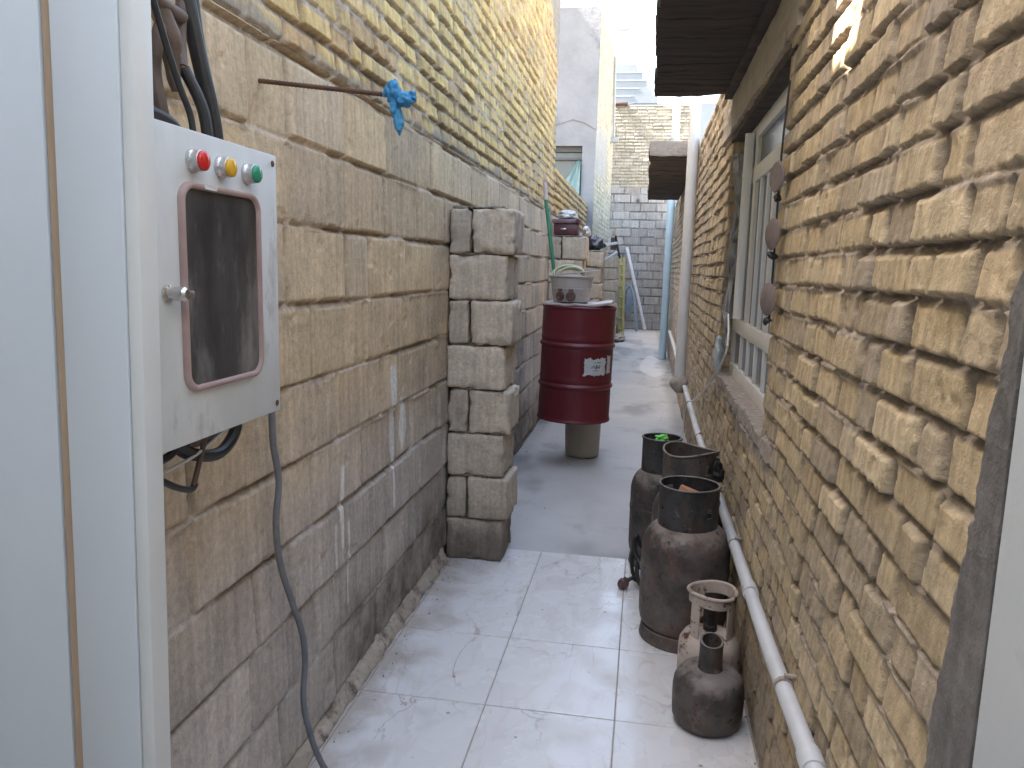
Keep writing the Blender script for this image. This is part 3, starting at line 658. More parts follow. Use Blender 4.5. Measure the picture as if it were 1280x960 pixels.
for y, z in ((1.28, .491), (1.82, .470), (2.9, .435), (3.6, .421), (5.0, .403)):
    mb = MB(); mb.tube([px_(y-.006, z), px_(y+.006, z)], .0232, 12, smooth=False); mb.box(px_(y, z+.026, .012), (.03, .012, .010), .002); mb.build('pipe_clip', m_joint, pp, 40)
MB().tube([px_(7.35, .43), px_(8.0, .40), px_(9.5, .47), px_(12.6, .50)], .024, 12).build('tube', m_pipe, pp)
for y, z in ((1.5, .485), (2.45, .445), (3.9, .415)):
    MB().tube([px_(y-.03, z+.0007), px_(y+.03, z-.0007)], .0255, 14, smooth=False).build('coupling', m_pipe, pp)
vp = thing('down_pipe', (xr(7.2)-.06, 7.2, .4), 'tall cream down pipe standing against the right brick wall before the small canopy', 'pipe')
MB().tube([(xr(7)-.068, 7.22, .50), (xr(7)-.068, 7.22, 3.0)], .049, 20, smooth=False).build('tube', m_pipec, vp)
mb = MB(); r_ = bmesh.ops.create_icosphere(mb.bm, subdivisions=3, radius=.088, matrix=Matrix.Translation((xr(7)-.065, 7.22, .43))); mb.jitter(.02, 14, 5); mb.build('mortar_joint', m_joint, vp, 60)
bp_ = thing('far_pipe', (.30, 13, 0), 'tall pale down pipe, coloured blue for the haze, standing on the concrete before the far end', 'pipe')
MB().tube([(.345, 13.1, .0), (.36, 13.1, 5.0)], .062, 20, smooth=False).build('tube', m_pipehaze, bp_)
mb = MB(); mb.lathe((.356, 13.1, 3.28), [(.063, -.09), (.085, -.08), (.085, .09), (.11, .10), (.11, .14), (.063, .15)], 20); mb.build('socket', m_pipehaze, bp_)
mb = MB(); mb.lathe((.357, 13.1, 3.55), [(.064, -.02), (.070, -.02), (.070, .02), (.064, .02)], 20); mb.build('clamp', m_post, bp_)

# canopies ---------------------------------------------------------------
def canopy(x0, x1, y0, y1, z, th, label, seed, ny):
    t = thing('canopy', (x1, (y0+y1)/2, z), label, 'canopy', 'board canopies on the right wall')
    mb = MB(); rnd = random.Random(seed); y = y0; k = 0
    bw_ = (y1-y0)/ny
    for i in range(ny):
        xx = x0+rnd.uniform(-.006, .006); zz = z+rnd.uniform(0, .003)
        mb.box(((xx+x1)/2, y0+bw_*(i+.5), zz+th/4), (x1-xx, bw_-rnd.uniform(.0005, .004), th/2), .004, rot=None)
    bmesh.ops.subdivide_edges(mb.bm, edges=[e for e in mb.bm.edges if abs(e.verts[0].co.x-e.verts[1].co.x) > .1], cuts=8)
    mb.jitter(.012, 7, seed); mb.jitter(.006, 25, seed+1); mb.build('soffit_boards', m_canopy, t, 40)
    mb = MB(); mb.bx(x0+.01, x1, y0+.005, y1-.005, z+th*.55+.012, z+th+.01); bmesh.ops.subdivide_edges(mb.bm, edges=mb.bm.edges[:], cuts=12, use_grid_fill=True); mb.jitter(.008, 7, seed+3); mb.build('slab', m_cement, t, 40)
    return t
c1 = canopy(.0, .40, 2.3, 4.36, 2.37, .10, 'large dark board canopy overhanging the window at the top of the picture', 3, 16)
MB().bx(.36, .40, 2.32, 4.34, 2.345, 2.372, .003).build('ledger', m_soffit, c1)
c2 = canopy(-.02, .43, 7.5, 11.9, 2.49, .14, 'small far canopy with a grey edge below the far pipe socket', 8, 22)
mb = MB(); mb.bx(-.02, .35, 7.47, 7.50, 2.50, 2.635, .004); bmesh.ops.subdivide_edges(mb.bm, edges=mb.bm.edges[:], cuts=6, use_grid_fill=True); mb.jitter(.01, 12, 4); mb.build('fascia', m_joint, c2, 50)

# ------------------------------------------------ ground, path, tiles
def sheet(name, x0, x1, y0, y1, z, m, n=(1, 1), parent=None):
    mb = MB(); bmesh.ops.create_grid(mb.bm, x_segments=n[0], y_segments=n[1], size=.5)
    bmesh.ops.scale(mb.bm, vec=(x1-x0, y1-y0, 1), verts=mb.bm.verts[:]); bmesh.ops.translate(mb.bm, vec=((x0+x1)/2, (y0+y1)/2, z), verts=mb.bm.verts[:])
    return mb
tag(sheet('ground', -150, 150, -150, 150, -.06, m_ground).build('ground', m_ground), kind='structure')
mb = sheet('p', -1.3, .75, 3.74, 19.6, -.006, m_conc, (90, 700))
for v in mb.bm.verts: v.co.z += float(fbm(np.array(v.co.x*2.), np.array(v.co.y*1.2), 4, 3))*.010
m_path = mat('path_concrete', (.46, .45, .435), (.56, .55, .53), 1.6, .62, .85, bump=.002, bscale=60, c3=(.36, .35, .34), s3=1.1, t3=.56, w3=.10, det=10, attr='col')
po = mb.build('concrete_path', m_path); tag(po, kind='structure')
vc = np.zeros(len(po.data.vertices)*3); po.data.vertices.foreach_get('co', vc); vc = vc.reshape(-1, 3); px1, py1 = vc[:, 0], vc[:, 1]
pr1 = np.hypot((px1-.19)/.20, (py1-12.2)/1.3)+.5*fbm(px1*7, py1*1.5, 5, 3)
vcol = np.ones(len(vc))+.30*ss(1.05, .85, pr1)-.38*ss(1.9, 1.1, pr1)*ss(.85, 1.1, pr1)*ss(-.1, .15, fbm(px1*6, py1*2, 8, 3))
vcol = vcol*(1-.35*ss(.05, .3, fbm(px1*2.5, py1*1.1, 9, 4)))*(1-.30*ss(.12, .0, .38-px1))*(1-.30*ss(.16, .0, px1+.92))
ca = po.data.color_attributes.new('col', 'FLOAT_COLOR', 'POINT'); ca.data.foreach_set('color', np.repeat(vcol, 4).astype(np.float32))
m_stain = None
# tiles
mb = MB(); TW, TL = .431, .4825; cols = []
for i in range(-3, 3):
    for j in range(-13, 8):
        x = -.457+.431*i; y = 3.80-TL*(8-j)
        xa, xb = x+.002, x+TW-.002
        if x > .3: continue
        if y+TL < .88: 
            pass
        rr = random.Random(i*31+j*7); dz = rr.uniform(-.0008, .0008); f0 = len(mb.bm.faces)
        mb.box(((xa+xb)/2, y+TL/2, -.006+dz), (xb-xa, TL-.004, .012), .0014, seg=1)
        mb.bm.faces.ensure_lookup_table()
        for f in mb.bm.faces[f0:]: cols.append((rr.random(), rr.random(), rr.random()))
mb.bm.faces.ensure_lookup_table()
lay_ = mb.bm.loops.layers.float_color.new('col')
for f in mb.bm.faces:
    # colour from tile cell
    c = f.calc_center_median(); i = math.floor((c.x+.457)/.431); j = round((c.y-3.80)/TL+7.5+.0001) if False else math.floor((c.y-3.80)/TL)
    rr = random.Random(i*131+j*17)
    q = (rr.random(), rr.random(), rr.random(), 1)
    for l in f.loops: l[lay_] = q
tf = mb.build('tiled_floor', m_tile, None, 0); tag(tf, kind='structure')
mb = MB(); mb.bx(-1.8, .42, -2.5, 3.80, -.03, -.0035)
tag(mb.build('tile_bed', mat('grout', (.33, .28, .24), (.42, .37, .32), 20, .9, bump=.001), None, 0), kind='structure')

# ------------------------------------------------ rough block piers
def rough_block(V, Fq, Cq, c, d, seed, col, res=.014, r=.010):
    c = np.array(c); d = np.array(d)
    for ax in range(3):
        u_, v_ = [(1, 2), (0, 2), (0, 1)][ax]
        for sg in (-1, 1):
            nu = max(2, int(d[u_]/res)); nv = max(2, int(d[v_]/res))
            a_, b_ = np.meshgrid(np.linspace(-.5, .5, nu+1), np.linspace(-.5, .5, nv+1))
            P = np.zeros(a_.shape+(3,)); P[..., ax] = sg*.5*d[ax]; P[..., u_] = a_*d[u_]; P[..., v_] = b_*d[v_]
            inner = np.clip(P, -(d/2-r), d/2-r); o = P-inner; L_ = np.linalg.norm(o, axis=-1, keepdims=True); nn = o/np.maximum(L_, 1e-6)
            P = inner+nn*r
            W = P+c
            # noise built from world position and shared across faces
            nz = (fbm(W[..., 0]*14+W[..., 1]*9, W[..., 2]*14-W[..., 1]*11, seed, 4))*.014+(fbm(W[..., 0]*60+W[..., 1]*41, W[..., 2]*60-W[..., 1]*53, seed+3, 3))*.006
            edge = (np.sum(np.abs(P) > (d/2-.018), -1) >= 2)
            chip = np.where(edge, ss(.05, .3, fbm(W[..., 0]*22+W[..., 1]*13, W[..., 2]*25, seed+9, 3))*.014, 0)
            W = W+nn*(nz-chip)[..., None]
            i0 = sum(len(x) for x in V); n_, m_ = a_.shape; idx = i0+np.arange(n_*m_).reshape(n_, m_)
            q = np.stack([idx[:-1, :-1], idx[:-1, 1:], idx[1:, 1:], idx[1:, :-1]], -1).reshape(-1, 4)
            nrm = (1 if (ax == 0) else (-1 if ax == 1 else 1))*sg
            if nrm < 0: q = q[:, ::-1]
            V.append(W.reshape(-1, 3)); Fq.append(q)
            cc = np.array(col)*(1+.35*fbm(W[..., 0]*8+W[..., 1]*7, W[..., 2]*8, seed+11, 3))[..., None]
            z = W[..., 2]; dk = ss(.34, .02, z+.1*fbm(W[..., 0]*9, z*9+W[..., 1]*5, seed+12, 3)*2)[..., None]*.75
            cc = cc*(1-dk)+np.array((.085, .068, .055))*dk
            Cq.append(cc.reshape(-1, 3))
def pier(name, y0, x1, h, courses, seed, label, wid=.0, depth=.30, tone=1., group=None, full=.0):
    V, Fq, Cq = [], [], []; rnd = random.Random(seed); x0 = XL+.003; z = .0; ch = h/courses
    for k in range(courses):
        t = (1.0*rnd.uniform(.92, 1.06)*tone); base = (.64*t, .535*t, .42*t); hb = ch-.008
        j = lambda s=.003: rnd.uniform(-s, s)
        if k % 2 == (courses-1) % 2:       # header + block, wider
            xm = x0+(x1-x0)*.36
            rough_block(V, Fq, Cq, ((x0+xm)/2-.002, y0+depth/2+j(), z+hb/2), (xm-x0-.010, depth, hb), seed+k*5, [c*.85 for c in base])
            rough_block(V, Fq, Cq, ((xm+x1)/2+.008+j(), y0+depth/2+j(), z+hb/2), (x1-xm+.012, depth, hb), seed+k*5+1, base)
        else:
            xx = x1-.016
            rough_block(V, Fq, Cq, ((x0+xx)/2+j(.004), y0+.10+j(), z+hb/2), (xx-x0, .195, hb), seed+k*5+2, base)
            rough_block(V, Fq, Cq, ((x0+xx)/2+j(.004)+.012, y0+.20+(depth-.2)/2+j(), z+hb/2), (xx-x0-.01, depth-.21, hb), seed+k*5+3, [c*.9 for c in base])
        # mortar bed
        rough_block(V, Fq, Cq, ((x0+x1)/2-.010, y0+depth/2, z+ch-.003), (x1-x0-.045, depth-.03, .016), seed+k*5+4, (.27*tone, .225*tone, .18*tone), r=.005)
        z += ch
    V = np.concatenate(V); Fq = np.concatenate(Fq); Cq = np.concatenate(Cq)
    me = bpy.data.meshes.new(name); me.from_pydata(V.tolist(), [], Fq.tolist()); me.polygons.foreach_set('use_smooth', [True]*len(Fq)); me.update()
    ca = me.color_attributes.new('col', 'FLOAT_COLOR', 'POINT'); ca.data.foreach_set('color', np.concatenate([Cq, np.ones((len(Cq), 1))], 1).ravel().astype(np.float32)); me.materials.append(m_blk)
    bm = bmesh.new(); bm.from_mesh(me); bmesh.ops.remove_doubles(bm, verts=bm.verts, dist=.0008); bm.to_mesh(me); bm.free()
    return tag(link(name, me), label, 'pier', group or 'block piers along the left wall')
pier('block_pier', 3.60, -.622, 1.725, 8, 1, 'nearest pier of rough grey concrete blocks standing at the edge of the tiles')
pier('block_pier', 7.45, -.585, 1.76, 8, 40, 'block pier behind the red drum with the maroon box on its top')
pier('block_pier', 10.6, -.575, 1.69, 8, 80, 'block pier carrying the black bag, third from the camera', tone=.95)
pier('block_pier', 14.3, -.51, 1.70, 8, 120, 'farthest block pier, beside the yellow ladder', tone=.95)

# ------------------------------------------------ white door, left
DY = .95
dr = thing('door', (-.70, DY, 0), 'white painted metal door with a tan strip filling most of the left edge of the picture', 'door')
MB().bx(-1.31, -.7785, DY-.002, DY+.035, .0, 2.3, .003).build('leaf', m_white_door, dr)
MB().bx(-.7605, -.6615, DY-.006, DY+.035, .0, 2.3, .004).build('frame_post', m_white_door, dr)
MB().bx(-.7755, -.7635, DY+.0005, DY+.03, .0, 2.3).build('wood_strip', m_tan, dr, 0)
MB().bx(-.6605, -.640, DY-.004, DY+.035, .0, 2.3, .002).build('edge_trim', m_ivory, dr)
MB().bx(-.7630, -.7610, DY-.001, DY+.003, .0, 2.3, .0005).build('seal', mat('seal_white', (.55, .54, .50), (.62, .6, .57), 9, .6), dr)
dr.rotation_euler = (0, math.radians(1.0), 0)
dr.location = (-.7515, DY, 0)

# ------------------------------------------------ electrical cabinet
KX = -.70
cb = thing('electric_cabinet', (KX, 1.2, 1.16), 'grimy white electric cabinet with a dark window and three lamps on the left block wall', 'cabinet')
MB().bx(-.895, KX-.022, .965, 1.405, 1.165, 1.64, .003).build('body', m_cab, cb)
mb = MB(); mb.bx(KX-.02, KX, .96, 1.412, 1.158, 1.647, .004)
mb.build('door_panel', m_cab, cb)
def rrect(y0, y1, z0, z1, r, n=8):
    P = []
    for (cy, cz, a0) in ((y1-r, z1-r, 0), (y0+r, z1-r, 90), (y0+r, z0+r, 180), (y1-r, z0+r, 270)):
        for k in range(n+1):
            t = math.radians(a0+90*k/n); P.append((cy+r*math.cos(t), cz+r*math.sin(t)))
    return P
PY = rrect(1.088, 1.330, 1.242, 1.566, .03)
pts = [(KX+.001, y, z) for y, z in PY]; pts.append(pts[0])
mb = MB(); n_ = len(PY); prof = []
rings = []
for (off, x) in ((-.001, 0), (-.001, .007), (.0015, .0095), (.0055, .0095), (.0085, .007), (.009, .001)):
    P2 = rrect(1.088+off, 1.330-off, 1.242+off, 1.566-off, .03-off*.6)
    rings.append([mb.bm.verts.new((KX+x, y, z)) for y, z in P2])
for i in range(len(rings)-1):
    for k in range(n_): mb.bm.faces.new([rings[i][k], rings[i][(k+1) % n_], rings[i+1][(k+1) % n_], rings[i+1][k]])
mb.build('gasket', m_gasket, cb, 50)
mb = MB(); mb.prism(rrect(1.0955, 1.3225, 1.2495, 1.5585, .026), .003, 'yz', KX+.0005); mb.build('pane', m_cabglass, cb, 0)
mb = MB(); mb.box((KX+.0098, 1.165, 1.562), (.001, .036, .007), 0); mb.jitter(.002, 90, 2); mb.build('paint_smear', m_cab, cb, 0)
for y, m in ((1.130, m_red), (1.211, m_yel), (1.297, m_grn)):
    mb = MB(); mb.lathe((KX, y, 1.600), [(.0185, 0), (.0185, .005), (.0172, .007), (.0165, .009), (.0162, .017), (.0150, .018), (.0138, .015)], 24, rot=RX(90, 'Y')); l_ = mb.build('lamp_bezel', m_chrome, cb, 40)
    mb = MB(); mb.lathe((KX, y, 1.600), [(.0138, .013), (.0155, .019), (.0152, .022), (.012, .0245), (0, .0255)], 24, rot=RX(90, 'Y')); mb.build('lens', m, l_, 50)
mb = MB(); mb.lathe((KX, 1.052, 1.398), [(.013, 0), (.013, .004), (.009, .006), (.008, .012), (.0105, .014), (.0105, .030), (.007, .034), (0, .035)], 24, rot=RX(90, 'Y')); mb.box((KX+.026, 1.060, 1.397), (.010, .036, .012), .003)
mb.build('latch', m_chrome, cb, 40)
for yy, zz in ((.985, 1.63), (1.395, 1.63), (1.395, 1.175)):
    MB().lathe((KX, yy, zz), [(.006, 0), (.006, .001), (.004, .0022), (0, .0025)], 12, rot=RX(90, 'Y')).build('screw', m_rust, cb, 40)
# cables above
ca_ = thing('cable_bundle', (-.80, 1.3, 1.65), 'thick black cables rising from the top of the electric cabinet', 'cables')
def cab_(pts, r, m, name='cable', n=12): return MB().tube(pts, r, n).build(name, m, ca_)
cab_([(-.78, 1.345, 1.60), (-.78, 1.33, 1.70), (-.79, 1.30, 1.82), (-.80, 1.26, 2.0), (-.82, 1.22, 2.25)], .014, m_black)
cab_([(-.80, 1.375, 1.60), (-.80, 1.36, 1.72), (-.82, 1.35, 1.86), (-.83, 1.34, 2.05), (-.84, 1.34, 2.3)], .0125, m_black)
cab_([(-.77, 1.30, 1.60), (-.77, 1.285, 1.70), (-.79, 1.26, 1.77)], .010, m_black)
cab_([(-.79, 1.26, 1.77), (-.80, 1.245, 1.80), (-.81, 1.20, 1.86)], .0085, m_copper)
cab_([(-.77, 1.10, 1.95), (-.77, 1.175, 1.80), (-.77, 1.215, 1.73), (-.77, 1.245, 1.685), (-.77, 1.255, 1.62)], .0055, m_black)
cab_([(-.80, 1.225, 1.84), (-.80, 1.205, 1.80), (-.81, 1.21, 1.74), (-.80, 1.235, 1.62)], .011, m_brownw)
cab_([(-.78, 1.13, 1.68), (-.77, 1.19, 1.665), (-.78, 1.22, 1.645)], .010, m_black)
cab_([(-.81, 1.30, 2.2), (-.80, 1.285, 1.95), (-.80, 1.27, 1.83), (-.79, 1.255, 1.77)], .010, m_brownw)
mb = MB(); mb.tube([(-.80, 1.20, 1.90), (-.795, 1.225, 1.83), (-.80, 1.245, 1.78), (-.80, 1.255, 1.73)], lambda t: .009+.008*math.sin(math.pi*min(1, t*1.1)), 12); mb.jitter(.006, 30, 1); mb.build('taped_joint', m_brownw, ca_, 60)
mb = MB(); mb.tube([(-.80, 1.15, 1.90), (-.79, 1.20, 1.86), (-.79, 1.26, 1.85)], lambda t: .014-.004*t, 12); mb.jitter(.006, 30, 4); mb.build('taped_joint', m_brownw, ca_, 60)
cab_([(-.81, 1.215, 1.80), (-.82, 1.19, 1.72), (-.81, 1.20, 1.66)], .004, m_soot)
# cables below
cl_ = thing('cable_loops', (-.80, 1.25, 1.15), 'black cable loops hanging out from under the electric cabinet', 'cables')
def cab2(pts, r, m): return MB().tube(pts, r, 10).build('cable', m, cl_)
cab2([(-.80, 1.40, 1.18), (-.80, 1.415, 1.115), (-.80, 1.35, 1.078), (-.80, 1.25, 1.10), (-.80, 1.20, 1.135), (-.80, 1.16, 1.17)], .012, m_black)
cab2([(-.80, 1.36, 1.18), (-.80, 1.37, 1.13), (-.80, 1.31, 1.115), (-.80, 1.24, 1.12)], .009, m_brownw)
cab2([(-.79, 1.13, 1.09), (-.79, 1.19, 1.055), (-.79, 1.235, 1.038), (-.79, 1.25, 1.045)], .006, m_black)
cab2([(-.79, 1.245, 1.043), (-.79, 1.265, 1.08), (-.79, 1.285, 1.12), (-.79, 1.30, 1.17)], .005, m_brownw)
cab2([(-.79, 1.12, 1.087), (-.79, 1.20, 1.092), (-.79, 1.27, 1.10), (-.79, 1.36, 1.125)], .003, m_pipec)
cab2([(-.79, 1.20, 1.17), (-.79, 1.19, 1.12), (-.79, 1.13, 1.11)], .007, m_black)
gc = MB().tube([(-.865, 1.70, 1.165), (-.885, 1.735, 1.08), (-.885, 1.74, 1.0), (-.885, 1.765, .90), (-.885, 1.745, .80), (-.885, 1.765, .68), (-.88, 1.815, .56), (-.88, 1.875, .44), (-.878, 1.885, .35), (-.87, 1.855, .25), (-.85, 1.855, .15), (-.83, 1.875, .06), (-.80, 1.88, .006), (-.74, 1.80, .006), (-.70, 1.6, .006)], .0085, 12).build('grey_cable', m_gcable)
tag(gc, 'single grey cable hanging down the block wall from the cabinet to the tiles', 'cable')
MB().tube([(-.80, 1.395, 1.175), (-.83, 1.50, 1.155), (-.86, 1.62, 1.165), (-.865, 1.70, 1.165)], .0085, 12).build('cable_tail', m_gcable, gc)

# rebar with blue rag
rb = thing('rebar', (-.93, 1.79, 1.875), 'rusty steel bar sticking out of the left wall under the bricks', 'bar')
a_ = Vector((-.98, 1.79, 1.878)); b_ = Vector((-.600, 1.79, 1.836))
mb = MB(); mb.tube([a_, b_], .0052, 8, smooth=False)
for k in range(38):
    p = a_.lerp(b_, (k+.5)/38); mb.tube([p-Vector((.001, 0, 0)), p+Vector((.001, 0, 0))], .0063, 8, smooth=False)
mb.build('rod', m_rust, rb)
rg = MB()
from mathutils import noise as NZ
def blob(c, s, seed, amp=.35, sub=4):
    r_ = bmesh.ops.create_icosphere(rg.bm, subdivisions=sub, radius=1); 
    for v in r_['verts']:
        k = 1+amp*NZ.noise(v.co*2.0+Vector((seed, 0, 0)))*1.2+.16*abs(NZ.noise(v.co*3.5+Vector((seed, 3, 0))))
        v.co = Vector((v.co.x*s[0]*k+c[0], v.co.y*s[1]*k+c[1], v.co.z*s[2]*k+c[2]))
bx_, by_, bz_ = -.600, 1.79, 1.836
blob((bx_+.005, by_, bz_+.008), (.016, .022, .024), 1); blob((bx_+.036, by_-.006, bz_-.012), (.018, .020, .017), 4); blob((bx_+.048, by_, bz_-.004), (.012, .016, .012), 6); blob((bx_+.010, by_, bz_-.03), (.012, .014, .020), 8); blob((bx_+.018, by_, bz_-.058), (.010, .012, .026), 12); blob((bx_-.008, by_, bz_+.004), (.012, .012, .009), 14)
tag(rg.build('blue_rag', m_bluerag, None, 80), 'bright blue cloth knotted on the end of the rusty bar', 'rag')

# ------------------------------------------------ red drum and what is with it
dc = (-.487, 5.76)
bk = MB(); bk.lathe((-.425, 5.97, 0), [(0, .002), (.125, .002), (.130, .008), (.133, .03), (.142, .30), (.146, .305), (.146, .325), (.138, .328), (.136, .31), (.12, .31), (0, .31)], 40)
tag(bk.build('bucket', m_beige, None, 40), 'upturned beige plastic bucket standing under the red drum', 'bucket')
dm = thing('oil_drum', (dc[0], dc[1], .335), 'dark red steel drum with two ribs and a worn white label', 'drum')
R0 = .272
def ribs(z):
    k = R0
    return k
prof = [(0, .352), (R0-.012, .352), (R0-.010, .337), (R0+.002, .335), (R0+.004, .345), (R0-.002, .353), (R0-.004, .37)]
for zc in (.60, .90):
    prof += [(R0-.004, zc-.035), (R0-.006, zc-.022), (R0+.001, zc-.014), (R0+.008, zc-.005), (R0+.008, zc+.005), (R0+.001, zc+.014), (R0-.006, zc+.022), (R0-.003, zc+.035), (R0-.001, zc+.05), (R0-.004, zc+.062)]
prof += [(R0-.003, 1.0), (R0-.004, 1.16), (R0+.002, 1.168), (R0+.004, 1.178), (R0-.001, 1.184), (R0-.008, 1.178), (R0-.010, 1.160), (0, 1.158)]
def dent(t, z): return .006*NZ.noise(Vector((math.cos(t)*1.6, math.sin(t)*1.6, z*2.2)))+.004*NZ.noise(Vector((math.cos(t)*5, math.sin(t)*5, z*6)))
# densify the straight runs
P2 = [prof[0]]
for p in prof[1:]:
    q = P2[-1]; n_ = max(1, int(abs(p[1]-q[1])/.02))
    for k in range(1, n_+1): P2.append((q[0]+(p[0]-q[0])*k/n_, q[1]+(p[1]-q[1])*k/n_))
MB().lathe((dc[0], dc[1], 0), P2, 96, wob=dent).build('barrel', m_drum, dm, 35)
def cyl_patch(a0, a1, z0, z1, dr_, ragged, seed, nu=40, nv=26, test=None):
    mb = MB(); g = {}
    for i in range(nu+1):
        for j in range(nv+1):
            t = a0+(a1-a0)*i/nu; z = z0+(z1-z0)*j/nv; rr = (R0-.004)*(1+dent(t, z))+dr_
            g[i, j] = mb.bm.verts.new((dc[0]+rr*math.cos(t), dc[1]+rr*math.sin(t), z))
    for i in range(nu):
        for j in range(nv):
            u, v = (i+.5)/nu, (j+.5)/nv
            ed = min(u, 1-u, v*1.0, 1-v)
            if test: ok = test(u, v)
            else: ok = ed > .05+.10*NZ.noise(Vector((u*6, v*6, seed)))
            if ok: mb.bm.faces.new([g[i, j], g[i+1, j], g[i+1, j+1], g[i, j+1]])
    bmesh.ops.delete(mb.bm, geom=[v for v in mb.bm.verts if not v.link_faces], context='VERTS')
    bmesh.ops.solidify(mb.bm, geom=mb.bm.faces[:], thickness=.0008)
    return mb
d2 = math.radians
lb = cyl_patch(d2(-75), d2(-33), .685, .825, .0045, 1, 2).build('label', m_label, dm, 0)
def marks(u, v):
    w_ = NZ.noise(Vector((u*26, v*7, 21)))
    row = (abs(v-.50-.05*math.sin(u*31)) < .045 and .34 < u < .86 and w_ > -.22) or (abs(v-.50) < .13 and .60 < u < .66) or (abs(v-.52) < .11 and .78 < u < .82)
    return row or (abs(v-.30) < .025 and .42 < u < .80 and w_ > -.05) or (abs(v-.76) < .03 and .52 < u < .88 and w_ > .02)
cyl_patch(d2(-72), d2(-42), .695, .82, .0065, 0, 3, 70, 44, marks).build('writing', m_ink, lb, 0)
cyl_patch(d2(-31), d2(-20), .70, .84, .0050, 1, 8, 14, 24).build('label', m_label, dm, 0)
dm.rotation_euler = (0, math.radians(1.2), 0)
# board / cloth on drum top
mb = MB(); mb.bx(-.72, -.23, 5.55, 5.97, 1.187, 1.203, .004); bmesh.ops.subdivide_edges(mb.bm, edges=mb.bm.edges[:], cuts=12, use_grid_fill=True); mb.jitter(.010, 9, 2); mb.jitter(.006, 30, 5)
for v in mb.bm.verts:
    if v.co.x > -.33: v.co.z += (v.co.x+.33)*.18
tag(mb.build('lid_sheet', m_lidc, None, 50), 'pale pinkish sheet lying over the top of the red drum', 'sheet')
# pail
pc = (-.53, 5.70); pl = thing('pail', (pc[0], pc[1], 1.215), 'pale plastic pail with brown handle brackets on top of the red drum', 'pail')
MB().lathe((pc[0], pc[1], 1.212), [(0, 0), (.128, 0), (.134, .006), (.145, .09), (.149, .092), (.149, .098), (.146, .10), (.158, .172), (.166, .174), (.172, .182), (.170, .190), (.160, .190), (.154, .180), (.142, .05), (.12, .02), (0, .02)], 48).build('tub', m_pail, pl, 40)
for t in (-118, -62-30+6):
    tt = math.radians(t); cx, cy = pc[0]+.143*math.cos(tt), pc[1]+.143*math.sin(tt)
    mb = MB(); rz = Matrix.Rotation(tt, 3, 'Z'); mb.lathe((cx, cy, 1.255), [(.0, 0), (.034, 0), (.036, .006), (.030, .014), (.018, .015), (.014, .010), (0, .010)], 20, rot=rz @ RX(90, 'Y')); mb.box((cx, cy, 1.285), (.012, .036, .05), .004, rot=rz)
    mb.build('handle_bracket', m_brown, pl, 40)
mb = MB(); mb.box((pc[0]+.045, pc[1]-.08, 1.424), (.30, .035, .010), .003, rot=RX(-7, 'Y')); mb.build('rim_stick', m_pail, pl)
mb = MB(); mb.box((pc[0]+.13, pc[1]-.055, 1.437), (.13, .03, .012), .003, rot=RX(-6, 'Y')); sk_ = mb.build('wood_stick', m_brown); tag(sk_, 'short brown stick lying across the rim of the pail', 'stick')
mb = MB()
for k in range(5):
    pts = []; r = .118-.009*k; tilt = .55+.18*k
    for i in range(25):
        t = 2*math.pi*i/24; p = Vector((r*math.cos(t), r*.55*math.sin(t), 0)); p = Matrix.Rotation(tilt+.5, 3, 'X') @ p
        pts.append((pc[0]-.03+p.x+.01*k, pc[1]+p.y-.02*k, 1.405+p.z+.012*math.sin(k*2)))
    mb.tube(pts, .009, 8, sub=3, cap=False)
tag(mb.build('hose_coil', m_hose, None, 60), 'coiled pale green hose lying in the pail', 'hose')
bp2 = thing('broom', (-.76, 6.2, 1.1), 'green pole with a pinkish wrapped top leaning on the wall behind the pail', 'pole')
MB().tube([(-.50, 6.14, .0), (-.812, 6.25, 1.99)], .0145, 12, smooth=False).build('pole', m_gpole, bp2)
mb = MB(); mb.tube([(-.812, 6.25, 1.985), (-.818, 6.258, 2.05), (-.823, 6.262, 2.12), (-.815, 6.262, 2.15)], lambda t: .019-.006*t, 12); mb.jitter(.004, 40, 2); mb.build('wrapped_top', m_pink, bp2, 60)
# maroon box on pier 2
mx = thing('portable_stove', (-.75, 7.55, 1.76), 'maroon metal box with a lighter lid on top of the block pier', 'box')
mb = MB(); mb.bx(-.885, -.655, 7.46, 7.66, 1.768, 1.872, .008); mb.build('case', m_maroon, mx)
mb = MB(); mb.bx(-.900, -.630, 7.44, 7.68, 1.874, 1.915, .012); mb.build('lid', m_maroonl, mx)
mb = MB(); mb.lathe((-.655, 7.45, 1.90), [(0, -.02), (.022, -.02), (.024, 0), (.02, .022), (0, .024)], 16, rot=RX(90, 'X')); mb.build('knob', m_maroon, mx)
mb = MB(); mb.box((-.79, 7.452, 1.822), (.05, .016, .016), .004); mb.build('catch', m_chrome, mx)
def crumple(name, c, s, m, seed, label, cat, amp=.45):
    mb = MB(); r_ = bmesh.ops.create_icosphere(mb.bm, subdivisions=4, radius=1)
    for v in r_['verts']:
        p = v.co.copy(); k = 1+amp*NZ.noise(p*1.8+Vector((seed, 0, 0)))+.25*abs(NZ.noise(p*5+Vector((seed, 2, 0))))
        v.co = Vector((p.x*s[0]*k+c[0], p.y*s[1]*k+c[1], max(p.z*s[2]*k, -s[2]*.8)+c[2]))
    return tag(mb.build(name, m, None, 60), label, cat)
crumple('white_bag', (-.78, 7.56, 1.955), (.10, .09, .042), m_wbag, 3, 'crumpled white plastic bag lying on the maroon box', 'bag')
crumple('white_rag', (-.60, 7.85, 1.82), (.035, .14, .05), m_wbag, 9, 'dirty white rag hanging over the wall side just behind the maroon box', 'rag')
V = None
mb = MB(); mb.bx(XL+.02, -.60, 7.76, 8.10, 0, 1.775, .01); bmesh.ops.subdivide_edges(mb.bm, edges=mb.bm.edges[:], cuts=10, use_grid_fill=True); mb.jitter(.008, 10, 8)
